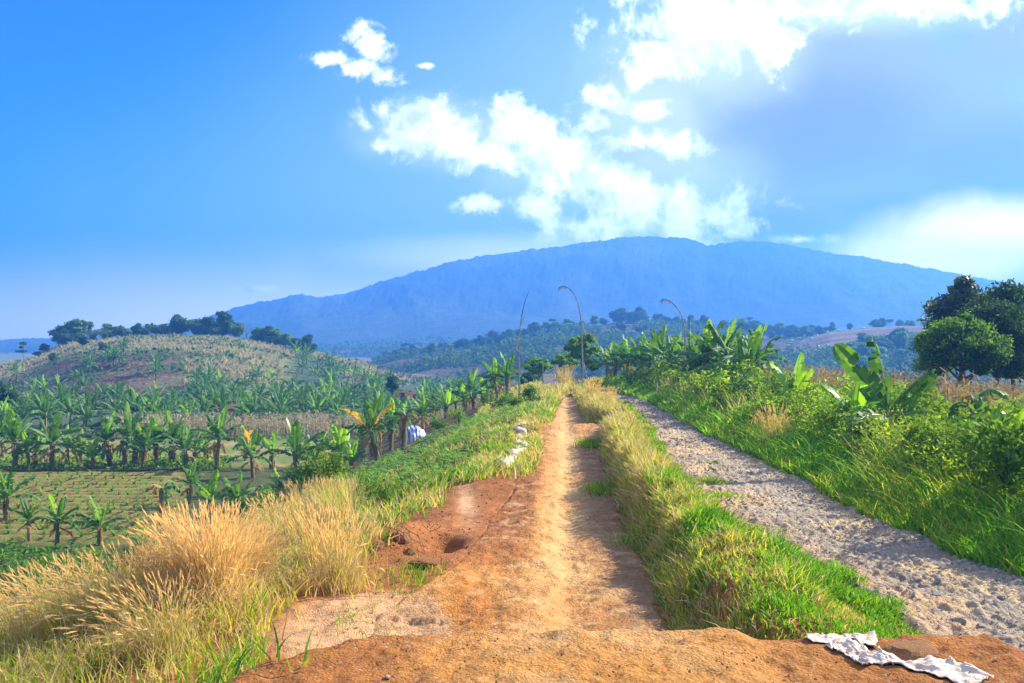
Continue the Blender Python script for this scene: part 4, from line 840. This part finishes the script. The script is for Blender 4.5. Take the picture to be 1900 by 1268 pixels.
for k, (px, py) in enumerate(st_px):
    y = 2.3 * K / (py - 640); x = (px - 950) / K * y; x = min(max(x, float(gL(y)) + .1), float(gR(y)) + .05)
    z = float(road_z(np.array([x]), np.array([y]))[0]); s_ = R.uniform(.028, .06) * (1 + .03 * y)
    tag(link('stone', RK[k % 6], None, (x, y, z + s_ * .3), R.uniform(0, 6.28), s_), 'grey stone lying loose on the stony road, %s from the left' % ordinal(k), 'stone', 'loose stones on the stony road')
x, y = -.92, 10.35; tag(link('stone_slab', rock(950, 9, 14, .35), None, (x, y, h1(x, y) + .04), .3, .15), 'flat yellowish stone slab at the edge of the eroded gully', 'stone')
bpy.data.objects['stone_slab'].data.materials[0] = M_clod
for k, (x, y, s_, lb) in enumerate([(-1.28, 11.3, .15, 'red earth clod left of the gully hole, biggest of three'), (-1.5, 11.0, .12, 'red earth clod at the left end of the eroded bank'), (-1.12, 10.95, .08, 'small red earth clod just above the stone slab')]):
    m_ = rock(960 + k, 9, 14, .7); m_.materials[0] = M_clod; tag(link('earth_clod', m_, None, (x, y, h1(x, y)), k, s_), lb, 'earth clod', 'red earth clods by the gully')
rng_ = np.random.default_rng(77); rt = MB()
for k in range(24):
    a = rng_.uniform(0, 6.28); b = np.array([rng_.normal(0, .28), rng_.normal(0, .22), rng_.uniform(.05, .22)]); t = np.linspace(0, 1, 5)[:, None]; e = b + np.array([cos(a) * .25, -abs(sin(a)) * .3, -rng_.uniform(.1, .3)])
    v, f = tube(b + (e - b) * t + rng_.normal(0, .02, (5, 3)), .0045, 4); rt.add(v, f)
x, y = -1.35, 11.25; tag(link('root_tangle', rt.mesh('root_tangle', M_clod), None, (x, y, h1(x, y) + .02)), 'tangle of bare roots and dead stalks hanging from the eroded bank', 'roots')
# litter of dry stalks and leaves
mb = MB(); n = 900; y = np.exp(rg.uniform(np.log(5.4), np.log(24), n)); x = xc(y) + rg.normal(0, .8, n); k = (x > pL(y) - .6) & (x < pR(y)); x, y = x[k], y[k]; z = np.where(y < 6.6, mound_z(x, y), path_z(x, y)) + .028
v, f = leaves(np.stack([x, y, z], 1), .012 + .0008 * y, rg, .16, 6); mb.add(v, f); stuff('litter', mb, F_straw, 'bits of dry straw scattered over the dirt path', 'litter')
mb = MB(); n = 2200; q = rg.random(n); x = np.where(q < .45, rg.normal(-1.2, .4, n), np.where(q < .7, rg.uniform(-1.2, 3.0, n), np.nan)); y = np.where(q < .45, rg.normal(11.4, 1.2, n), rg.uniform(5.3, 6.35, n)); k = np.isnan(x); y[k] = np.exp(rg.uniform(np.log(7), np.log(26), k.sum())); sd_ = rg.random(n) < .5; x[k] = np.where(sd_, pL(y) + .1 - .5 * rg.random(n) , pR(y) - .35 * rg.random(n))[k]
s = np.maximum(.0035, .00045 * y) * (rg.random(n) ** 4 * 3 + .7); z = h(x, y) + s * .1 + .006
V = cu[None] * rg.uniform(.6, 1.3, (n, 1, 3)) + rg.normal(0, .2, (n, 8, 3)); V = V * s[:, None, None] + np.stack([x, y, z], 1)[:, None]; mb.add(V.reshape(-1, 3), (np.arange(n)[:, None, None] * 8 + cf).reshape(-1, 4)); stuff('loose_earth', mb, M_crumb, 'crumbs and small clods of red earth along the path and gully', 'earth')
# small tufts on bare ground
mb = MB()
for (x, y, r, n, hh) in [(-.95, 9.9, .3, 260, .13), (-.8, 9.2, .18, 120, .09), (-1.35, 8.6, .16, 90, .08), (-.62, 9.0, .08, 50, .07), (-1.2, 7.9, .12, 60, .07), (-.1, 21, .35, 500, .25), (.45, 27.3, .2, 200, .15), (3.35, 17, .22, 400, .16), (3.25, 15.4, .2, 300, .12), (3.9, 19.5, .15, 200, .1), (3.2, 12.6, .2, 200, .08), (3.75, 13, .2, 180, .07), (1.55, 11.5, .3, 400, .2), (1.5, 15.5, .3, 500, .22), (1.9, 22.5, .35, 600, .26), (-1.0, 6.7, .2, 160, .12), (1.35, 9, .12, 90, .1)]:
    xx = x + rg.normal(0, r * .6, n); yy = y + rg.normal(0, r, n); v, f = blades(np.stack([xx, yy, hz(xx, yy)], 1), hh * rg.uniform(.5, 1.2, n), max(.006, .0009 * y), rg.uniform(.3, 1.3, n), rg.uniform(0, 6.28, n), rg); mb.add(v, f, np.repeat((rg.random(n) < .35).astype(int), 3))
n = 60; xx = rg.uniform(-2.0, -1.15, n); yy = 6.0 + rg.normal(0, .25, n); v, f = blades(np.stack([xx, yy, hz(xx, yy)], 1), rg.uniform(.12, .3, n), .016, rg.uniform(.5, 1.6, n), rg.uniform(0, 6.28, n), rg); mb.add(v, f, 0)
stuff('grass_tufts', mb, [F_green, F_yel], 'small green tufts dotted over the bare earth and the stony road', 'grass')

# ================================================================== made things
def pole(seed, y, base_px, pts_px, label, dark_top=.5, tassel=True, brace=None):
    """curved bamboo pole; pts_px = outline of the photo's pole as (px, py) at distance y"""
    rng = np.random.default_rng(seed); x0, _, z0 = at(base_px, y)
    P = np.array([((a - 950) / K * y - x0, rng.normal(0, .01), -(b - 640) / K * y - z0) for a, b in pts_px]); P[0] = (0, 0, -.15)
    tt = np.linspace(0, 1, len(P)); t = np.linspace(0, 1, 40); Q = np.stack([np.interp(t, tt, P[:, i]) for i in range(3)], 1)
    for _ in range(6): Q[1:-1] = (Q[:-2] + 2 * Q[1:-1] + Q[2:]) / 4
    r = .045 * (1 - .82 * t); r[::4] *= 1.25; n1 = 26; v, f = tube(Q[:n1], r[:n1], 6); a = MB().add(v, f).mesh('pole_shaft', M_pale)
    v, f = tube(Q[n1 - 1:], r[n1 - 1:], 6); b = MB().add(v, f).mesh('pole_tip', M_dark); parts = [('shaft', a), ('tip', b)]
    if tassel:
        mb = MB(); n = 50; k = rng.integers(30, 40, n); v, f = blades(Q[k], -rng.uniform(.05, .22, n), .02, rng.uniform(-.6, .6, n), rng.uniform(0, 6, n), rng); mb.add(v, f); parts.append(('tassel', mb.mesh('tassel', F_band)))
    if brace is not None:
        for br in brace:
            q = np.array([((a_ - 950) / K * y - x0, .02, -(b_ - 640) / K * y - z0) for a_, b_ in br]); v, f = tube(q, .018, 5); parts.append(('side_stick', MB().add(v, f).mesh('side_stick', M_pale)))
    return thing('bamboo_pole', parts, (x0, y, z0), 0, 1, label, 'bamboo pole', 'tall curved bamboo poles')
pole(1, 45, 963, [(963, 742), (964, 700), (963, 660), (962, 630), (966, 600), (970, 575), (975, 555), (982, 540)], 'left bamboo pole, nearly straight, leaning right at its thin tip', tassel=False, brace=[[(963, 655), (958, 648), (962, 620)], [(967, 600), (973, 588)]])
pole(2, 47, 1082, [(1082, 738), (1082, 690), (1080, 640), (1079, 600), (1075, 570), (1067, 547), (1055, 534), (1043, 530), (1036, 535)], 'middle bamboo pole with a long hooked tip bending left, standing by the path end', brace=[[(1080, 600), (1084, 612), (1087, 620), (1081, 622)], [(1086, 619), (1094, 617), (1103, 611)], [(1083, 672), (1086, 690), (1089, 701)]])
pole(3, 44, 1272, [(1272, 742), (1272, 700), (1271, 650), (1271, 612), (1267, 590), (1258, 573), (1245, 560), (1232, 554), (1226, 558)], 'right bamboo pole with drooping tip above the roadside banana row', brace=[[(1271, 628), (1276, 631)]])
x, y, z = at(1279, 44.2); thing('thin_pole', [('shaft', MB().add(*tube([(0, 0, -.1), (0, 0, 1.6), (-.01, 0, (740 - 600) / K * 44)], .022, 5)).mesh('shaft', M_dark))], (x, y, z), 0, 1, 'thin dark straight pole close beside the right bamboo pole', 'pole')
x, y, z = at(1219, 40.5); thing('marker_stake', [('stake', MB().add(*tube([(0, 0, -.1), (.01, 0, .35), (0, 0, .72)], [.03, .028, .02], 5)).mesh('stake', M_sack))], (x, y, z), 0, 1, 'short white stake on the verge where the stony road bends', 'stake')
# slatted bamboo panel at the path end
x, y, z = at(1020, 53); z = z + .22; dk = MB(); po = []
for k in range(9):
    t = k / 9; v, f = tube([(-.30, t * .75, .08 + t * .50), (.30, t * .75, .08 + t * .50)], .038, 5); v = v * [1, 1, 1]; dk.add(v, f)
for sx_ in (-.33, .33): po.append(('post', MB().add(*tube([(sx_, .3, -.2), (sx_ * 1.02, .3, .5), (sx_ * .98, .3, 1.0)], [.03, .028, .02], 6)).mesh('post', M_pale)))
rls = [('side_rail', MB().add(*tube([(s_, -.05, .0), (s_, .78, .56)], .03, 6)).mesh('side_rail', M_pale)) for s_ in (-.3, .3)]
thing('bamboo_ramp', [('slats', dk.mesh('slats', M_sack))] + po + rls, (x, y, z), 0, 1.05, 'small pale slatted bamboo ramp between two posts at the far end of the path', 'ramp')
# sacks
def sack(seed, L_=.34, W_=.2, H_=.11):
    rng = np.random.default_rng(seed); n, m = 14, 22; th = np.linspace(0, pi, n)[:, None]; ph = np.linspace(0, 2 * pi, m)[None]
    d = np.stack([np.cos(th) + 0 * ph, np.sin(th) * np.cos(ph), np.sin(th) * np.sin(ph)], -1); d = np.sign(d) * np.abs(d) ** .7; nz = fbm(d[..., 0] * 2.5 + seed, d[..., 1] * 2.5 + d[..., 2] * 2, seed, 4) - .5
    v = d * (1 + .55 * nz[..., None]) * np.array([L_, W_, H_]); v[..., 2] = np.maximum(v[..., 2], -H_ * .7) + H_ * .6
    mb = MB().add(v, grid_faces(n, m)); k = 6; u_ = np.linspace(-1, 1, 7)[None]; s_ = np.linspace(0, 1, 4)[:, None]
    e = np.stack([L_ * .93 + s_ * .11 + 0 * u_, u_ * W_ * (.35 + .75 * s_), H_ * .5 + .03 * np.sin(u_ * 7 + seed) * s_ + 0 * u_ - .03 * s_], -1); ear = MB().add(e, grid_faces(4, 7))
    return [('bag', mb.mesh('bag', M_sack, True)), ('tied_end', ear.mesh('tied_end', M_sack, True))]
SK = [sack(1000 + i) for i in range(4)]
for k in range(17):
    y = 18.6 + k * .54; x = float(pL(y)) - .16 - .1 * (k % 2) - .12 * (k < 3); thing('white_sack', SK[k % 4], (x, y, h1(x, y) + .0), radians(86) + R.normal(0, .15), (.82, .50, .75 + .2 * (k % 3 == 0)), 'white earth filled sack along the left path edge, %s from the near end' % ordinal(k), 'sack', 'white sacks along the path edge')
def torn(seed, a, b, amp=.07):
    """crumpled torn sack cloth lying over the ground: a sheet folded and ragged at its rim"""
    rng = np.random.default_rng(seed); n, m = 46, 60; u_ = np.linspace(-1, 1, m)[None] + np.zeros((n, 1)); w_ = np.linspace(-1, 1, n)[:, None] + np.zeros((1, m))
    q = fbm(u_ * 2.2 + seed, w_ * 2.2, seed, 4); r = np.abs(fbm(u_ * 3.5 + q * 3 + seed, w_ * 3.5, seed + 5, 3) - .5) * 2
    rim = 1 + .38 * (fbm(np.arctan2(w_, u_) * 2.2, 0 * u_, seed + 9, 3) - .5) * sm(np.hypot(u_, w_), .5, 1)
    return u_ * a * rim + .12 * a * (q - .5), w_ * b * rim + .14 * b * (r - .5), amp * (r ** 1.3) + amp * .35 * (q - .3)
for k, (x, y, a, b, rz, lb) in enumerate([(2.10, 6.40, .20, .15, -.2, 'crumpled white torn sack cloth on the mound, farthest of the three pieces'), (2.10, 6.08, .11, .22, .3, 'narrow strip of torn white sack hanging left of the exposed earth lump'), (2.42, 5.80, .30, .15, -.8, 'largest torn white sack stretched towards the bottom right corner')]):
    X, Y, Z = torn(1100 + k, a, b, .04); Xw = x + X * cos(rz) - Y * sin(rz); Yw = y + X * sin(rz) + Y * cos(rz); Zw = np.maximum(mound_z(Xw, Yw), h(Xw.ravel(), Yw.ravel()).reshape(Xw.shape) - .1) + .03 + Z; zb = float(Zw.min())
    me = MB().add(np.stack([Xw - x, Yw - y, Zw - zb], -1), grid_faces(*Xw.shape)).mesh('cloth', M_sack, True); mm_ = me.copy()
    t_ = thing('torn_sack', [('cloth', me)], (x, y, zb), 0, 1, lb, 'torn sack', 'torn white sacks on the mound')
    sol = [c for c in t_.children if c.name.startswith('cloth')][0].modifiers.new('t', 'SOLIDIFY'); sol.thickness = .004
m_ = rock(1200, 14, 22, .5); m_.materials[0] = M_clod; tag(link('earth_lump', m_, None, (2.42, 6.08, float(mound_z(np.array([2.42]), np.array([6.08]))[0]) + .03), .4, (.20, .15, .17)), 'rounded lump of red earth spilling between the torn white sacks', 'earth lump')
for k, (px, py) in enumerate([(1505, 1258), (1552, 1262), (720, 1247), (1555, 1262)][:3]):
    y = 1.8 * K / (py - 640); x = (px - 950) / K * y; m_ = rock(1210 + k, 7, 10, .5); m_.materials[0] = M_sack; tag(link('white_pebble', m_, None, (x, y, float(mound_z(np.array([x]), np.array([y]))[0]) + .025), k, .022), ['white pebble on the mound near the torn sacks, left one', 'white pebble on the mound near the torn sacks, right one', 'small white pebble on the left of the mound'][k], 'pebble')
# tarpaulin heap
m_, nt = newmat('blue_white_tarp'); tc = N(nt, 'ShaderNodeTexCoord'); wv = N(nt, 'ShaderNodeTexWave', i_Scale=1.6, i_Distortion=4); L(nt, tc.outputs['Object'], wv.inputs['Vector'])
rr_ = ramp(nt, [(.05, .16, .50), (.30, .42, .70), (.72, .72, .74)], [.3, .45, .55]); L(nt, wv.outputs[0], rr_.inputs[0]); p = N(nt, 'ShaderNodeBsdfPrincipled', i_Roughness=.45); L(nt, rr_.outputs[0], p.inputs['Base Color']); o = N(nt, 'ShaderNodeOutputMaterial'); L(nt, p.outputs[0], o.inputs[0])
n, m = 26, 40; th = np.linspace(.05, pi / 2, n)[:, None]; ph = np.linspace(0, 2 * pi, m)[None]; d = np.stack([np.sin(th) * np.cos(ph), np.sin(th) * np.sin(ph), np.cos(th) + 0 * ph], -1); q = np.abs(fbm(np.cos(ph) * 3 + 0 * th, np.sin(ph) * 3 + th * 2, 77, 3) - .5)
v = d * (1 + .8 * q[..., None]) * np.array([.62, .5, .78]); v[..., 2] -= .12
x, y, z = at(768, 53); tag(link('tarpaulin_heap', MB().add(v, grid_faces(n, m)).mesh('tarpaulin_heap', m_, True), None, (x, y, z), .4), 'heap covered by a blue and white tarpaulin below the cassava slope', 'tarpaulin heap')
# two small huts among the bananas
M_tile = rough_mat('red_roof_tile', [(.26, .07, .05), (.40, .13, .09)], 3, .8, bump=.8, bscale=12, dist=.05); M_wall = rough_mat('pale_hut_wall', [(.45, .47, .50), (.62, .62, .62)], 2, .8)
def hut(px, y, w_, d_, hh, rz, label):
    x, _, z = at(px, y); wl = box_mesh('hut_wall', (-w_ / 2, -d_ / 2, -.3), (w_ / 2, d_ / 2, hh), M_wall)
    a, b, r, e = w_ / 2 + .35, d_ / 2 + .35, hh + .8, hh - .05
    rf = MB().add([(-a, -b, e), (a, -b, e), (a, 0, r), (-a, 0, r), (-a, b, e), (a, b, e), (-a, -b, e - .1), (a, -b, e - .1), (a, 0, r - .1), (-a, 0, r - .1), (-a, b, e - .1), (a, b, e - .1)], [(0, 1, 2, 3), (3, 2, 5, 4), (9, 8, 7, 6), (10, 11, 8, 9), (0, 6, 7, 1), (4, 5, 11, 10), (1, 7, 8, 2), (2, 8, 11, 5), (0, 3, 9, 6), (3, 4, 10, 9)]).mesh('hut_roof', M_tile)
    dr = box_mesh('door', (-.35, -d_ / 2 - .04, 0), (.35, -d_ / 2 - .003, 1.5), M_dark)
    thing('small_hut', [('wall', wl), ('roof', rf), ('door', dr)], (x, y, z), rz, 1, label, 'hut', 'red roofed huts among the banana plants')
hut(408, 92, 2.0, 1.8, 1.2, .2, 'tiny red roofed hut in the plantation below the grassy hill'); hut(750, 124, 1.8, 1.8, .8, -.2, 'low red roofed shed in the plantation left of the ridge')
# pale sacks lying on the far hills
SF = sack(1300, .75, .5, .42)
bag = [(1293, 632), (1300, 632), (1308, 632), (1316, 632), (1324, 631), (1331, 630), (1352, 630), (1358, 628), (1364, 626), (1372, 624), (1380, 621), (1388, 622), (1454, 653), (1458, 648), (1462, 643), (1467, 638), (1470, 634), (1484, 629), (1504, 630), (1518, 644), (1535, 642), (1560, 643), (1516, 624), (1556, 614), (1602, 610), (1535, 616)]
for k, (px, py) in enumerate(sorted(bag)):
    ys2 = np.linspace(230, 470, 500); xs2 = (px - 950) / K * ys2; zz = all_h(xs2, ys2).max(0); pp = 640 - K * zz / ys2; j = int(np.argmax(pp <= py)) if (pp <= py).any() else int(pp.argmin()); y = float(ys2[j]); x = float(xs2[j])
    thing('white_bundle', SF[:1], (x, y, h1(x, y)), R.uniform(0, 3), 1.15 if px < 1400 else .85, 'white bundle on the fields of the far hills, %s from the left' % ordinal(k), 'bundle', 'white bundles on the far fields')

# ------------------------------------------------------------------ air
m, nt = newmat('thin_air'); pv = N(nt, 'ShaderNodeVolumePrincipled'); pv.inputs['Color'].default_value = (.11, .385, .96, 1)
pv.inputs['Density'].default_value = .00092; pv.inputs['Anisotropy'].default_value = .35
o = N(nt, 'ShaderNodeOutputMaterial'); L(nt, pv.outputs[0], o.inputs['Volume'])
tag(link('haze', box_mesh('haze', (-2450, -60, -24), (2450, 2060, 190), m)), 'thin blue haze over the whole valley', 'haze', kind='stuff')

# ------------------------------------------------------------------ sky
SUN_AZ, SUN_EL = radians(64), radians(34)
w = bpy.data.worlds.new('World'); bpy.context.scene.world = w; w.use_nodes = True; nt = w.node_tree; nt.nodes.clear()
sky = N(nt, 'ShaderNodeTexSky', sky_type='NISHITA', sun_disc=False, sun_elevation=SUN_EL, sun_rotation=SUN_AZ)
sky.air_density = 1.2; sky.dust_density = 1.0; sky.ozone_density = 2.0
hs = N(nt, 'ShaderNodeHueSaturation', i_Saturation=1.55); L(nt, sky.outputs[0], hs.inputs['Color'])
tintn = N(nt, 'ShaderNodeMix', data_type='RGBA', blend_type='MULTIPLY'); tintn.inputs[0].default_value = 1; tintn.inputs[7].default_value = (.0, .46, 1.1, 1); L(nt, hs.outputs[0], tintn.inputs[6])
tc = N(nt, 'ShaderNodeTexCoord'); sx = N(nt, 'ShaderNodeSeparateXYZ'); L(nt, tc.outputs['Generated'], sx.inputs[0])
ym = N(nt, 'ShaderNodeMath', operation='MAXIMUM'); L(nt, sx.outputs[1], ym.inputs[0]); ym.inputs[1].default_value = .12
uu = N(nt, 'ShaderNodeMath', operation='DIVIDE'); L(nt, sx.outputs[0], uu.inputs[0]); L(nt, ym.outputs[0], uu.inputs[1])
vv = N(nt, 'ShaderNodeMath', operation='DIVIDE'); L(nt, sx.outputs[2], vv.inputs[0]); L(nt, ym.outputs[0], vv.inputs[1])
uv = N(nt, 'ShaderNodeCombineXYZ'); L(nt, uu.outputs[0], uv.inputs[0]); L(nt, vv.outputs[0], uv.inputs[1])
def blobs(lst, scale_noise, amp, lo, hi, detail=9, rough=.6, dist=0.4):
    prev = None
    for px, py, a, b in lst:
        s1 = N(nt, 'ShaderNodeVectorMath', operation='SUBTRACT'); L(nt, uv.outputs[0], s1.inputs[0]); s1.inputs[1].default_value = ((px - 950) / K, (640 - py) / K, 0)
        s2 = N(nt, 'ShaderNodeVectorMath', operation='MULTIPLY'); L(nt, s1.outputs[0], s2.inputs[0]); s2.inputs[1].default_value = (K / a, K / b, 0)
        s3 = N(nt, 'ShaderNodeVectorMath', operation='LENGTH'); L(nt, s2.outputs[0], s3.inputs[0])
        if prev is None: prev = s3.outputs['Value']
        else:
            mi = N(nt, 'ShaderNodeMath', operation='SMOOTH_MIN'); mi.inputs[2].default_value = .35; L(nt, prev, mi.inputs[0]); L(nt, s3.outputs['Value'], mi.inputs[1]); prev = mi.outputs[0]
    no = N(nt, 'ShaderNodeTexNoise', i_Scale=scale_noise, i_Detail=detail, i_Roughness=rough, i_Distortion=dist); L(nt, uv.outputs[0], no.inputs['Vector'])
    ma = N(nt, 'ShaderNodeMath', operation='MULTIPLY_ADD'); L(nt, no.outputs[0], ma.inputs[0]); ma.inputs[1].default_value = amp; L(nt, prev, ma.inputs[2])
    mr = N(nt, 'ShaderNodeMapRange', interpolation_type='SMOOTHSTEP'); L(nt, ma.outputs[0], mr.inputs[0])
    mr.inputs[1].default_value = hi + amp * .5; mr.inputs[2].default_value = lo + amp * .5; mr.inputs[3].default_value = 0; mr.inputs[4].default_value = 1
    return mr.outputs[0]
def over(base, col, fac, mul=1.0):
    mx = N(nt, 'ShaderNodeMix', data_type='RGBA')
    if mul != 1:
        k = N(nt, 'ShaderNodeMath', operation='MULTIPLY'); L(nt, fac, k.inputs[0]); k.inputs[1].default_value = mul; fac = k.outputs[0]
    L(nt, fac, mx.inputs[0]); L(nt, base, mx.inputs[6]); mx.inputs[7].default_value = (*col, 1); return mx.outputs[2]
CB = 11.0
veil = blobs([(1000, 560, 900, 420), (1250, 350, 700, 500), (1900, 400, 700, 500)], 2.5, .4, .0, 1.45, 3)
grey = blobs([(1330, 230, 210, 150), (1600, 120, 330, 190), (1480, 330, 260, 150), (1800, 260, 320, 170), (1250, 300, 130, 110), (1900, 90, 300, 160)], 5, 2.2, .35, 1.4, 6, .55)
greyd = blobs([(1570, 240, 200, 110), (1850, 300, 240, 90), (1430, 420, 170, 50), (1700, 390, 200, 40)], 5, 1.6, .2, 1.5, 3, .5)
white = blobs([(790, 232, 78, 48), (720, 268, 30, 14), (850, 255, 50, 36), (975, 245, 66, 52), (920, 285, 80, 30), (1050, 300, 80, 48), (1120, 350, 110, 48), (1010, 385, 60, 26), (1200, 385, 120, 50),
               (1290, 410, 110, 42), (1110, 420, 120, 32), (885, 380, 48, 17), (475, 536, 34, 9), (610, 112, 42, 13), (655, 130, 34, 18), (690, 78, 36, 26), (722, 145, 34, 15), (790, 122, 16, 6), (1480, 445, 60, 10),
               (1215, 100, 62, 36), (1290, 45, 120, 62), (1400, 60, 70, 60), (1180, 150, 30, 22), (1130, 180, 32, 26), (1105, 225, 26, 22), (1210, 205, 34, 16), (1190, 265, 80, 18), (1240, 270, 50, 24), (1500, 10, 160, 28), (1700, -10, 180, 40)], 24, 5.2, .1, 1.45, 9, .68, .3)
glow = blobs([(1330, 110, 170, 90), (1210, 220, 110, 90), (1560, 20, 300, 45), (1230, 330, 150, 70), (1060, 320, 150, 70), (830, 250, 130, 60)], 7, 2.0, .1, 1.6, 6, .6)
horizon_cloud = blobs([(1000, 480, 420, 40), (400, 610, 1000, 130), (1750, 580, 500, 70)], 5, .5, .1, 1.5, 3)
low = blobs([(1890, 440, 220, 66), (1760, 480, 200, 44)], 6, 1.4, .3, 1.5, 4)
c_ = over(tintn.outputs[2], (3.6, 4.5, 6.8), veil, .85)
c_ = over(c_, (2.7, 2.5, 5.8), grey, .92); c_ = over(c_, (1.6, 1.3, 5.0), greyd, .8); c_ = over(c_, (6.2, 6.6, 9), glow, .7)
c_ = over(c_, (13, 12, 10.5), horizon_cloud, .9); c_ = over(c_, (26, 20, 15), low, .8); c_ = over(c_, (14, 13.6, 13), white, .96)
sn = N(nt, 'ShaderNodeTexNoise', i_Scale=16, i_Detail=5, i_Roughness=.6); L(nt, uv.outputs[0], sn.inputs['Vector'])
sr = N(nt, 'ShaderNodeMapRange', interpolation_type='SMOOTHSTEP', i_1=.46, i_2=.64); L(nt, sn.outputs[0], sr.inputs[0]); sw = N(nt, 'ShaderNodeMath', operation='MULTIPLY'); L(nt, sr.outputs[0], sw.inputs[0]); L(nt, white, sw.inputs[1])
c_ = over(c_, (4.4, 4.8, 7.2), sw.outputs[0], .85)
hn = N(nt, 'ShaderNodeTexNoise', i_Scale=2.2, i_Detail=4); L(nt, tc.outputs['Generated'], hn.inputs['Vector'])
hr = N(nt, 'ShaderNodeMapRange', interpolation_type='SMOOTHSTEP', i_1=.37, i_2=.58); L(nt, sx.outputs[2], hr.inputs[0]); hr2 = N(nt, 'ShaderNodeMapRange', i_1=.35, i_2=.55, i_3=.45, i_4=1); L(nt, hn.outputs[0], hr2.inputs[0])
hm_ = N(nt, 'ShaderNodeMath', operation='MULTIPLY'); L(nt, hr.outputs[0], hm_.inputs[0]); L(nt, hr2.outputs[0], hm_.inputs[1]); c_ = over(c_, (7.5, 7.4, 7.4), hm_.outputs[0], .48)  # overhead cloud cover out of view, added to lift shadows with neutral fill
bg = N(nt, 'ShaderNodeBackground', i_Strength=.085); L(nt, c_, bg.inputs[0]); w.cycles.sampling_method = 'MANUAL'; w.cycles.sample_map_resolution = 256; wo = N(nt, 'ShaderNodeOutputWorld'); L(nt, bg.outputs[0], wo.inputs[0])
sl = bpy.data.lights.new('sun', 'SUN'); sl.energy = 5; sl.angle = radians(.5); sl.color = (1, .91, .74)
so = bpy.data.objects.new('sun', sl); C.objects.link(so); so.location = (30, 30, 60)
from mathutils import Vector
so.rotation_euler = Vector((sin(SUN_AZ) * cos(SUN_EL), cos(SUN_AZ) * cos(SUN_EL), sin(SUN_EL))).to_track_quat('Z', 'Y').to_euler()

# ------------------------------------------------------------------ camera
cam = bpy.data.cameras.new('camera'); co = bpy.data.objects.new('camera', cam); C.objects.link(co)
co.rotation_euler = (radians(90), 0, 0); cam.sensor_width = 36; cam.lens = 36 * K / 1900; cam.shift_y = 6 / 1900; cam.clip_end = 6000; cam.clip_start = .05
S = bpy.context.scene; S.camera = co; S.render.engine = 'CYCLES'
S.view_settings.view_transform = 'Standard'; S.view_settings.look = 'None'; S.view_settings.exposure = 1.35; S.view_settings.gamma = 1
S.cycles.max_bounces = 6; S.cycles.transparent_max_bounces = 4; S.cycles.volume_bounces = 2; S.cycles.use_denoising = True
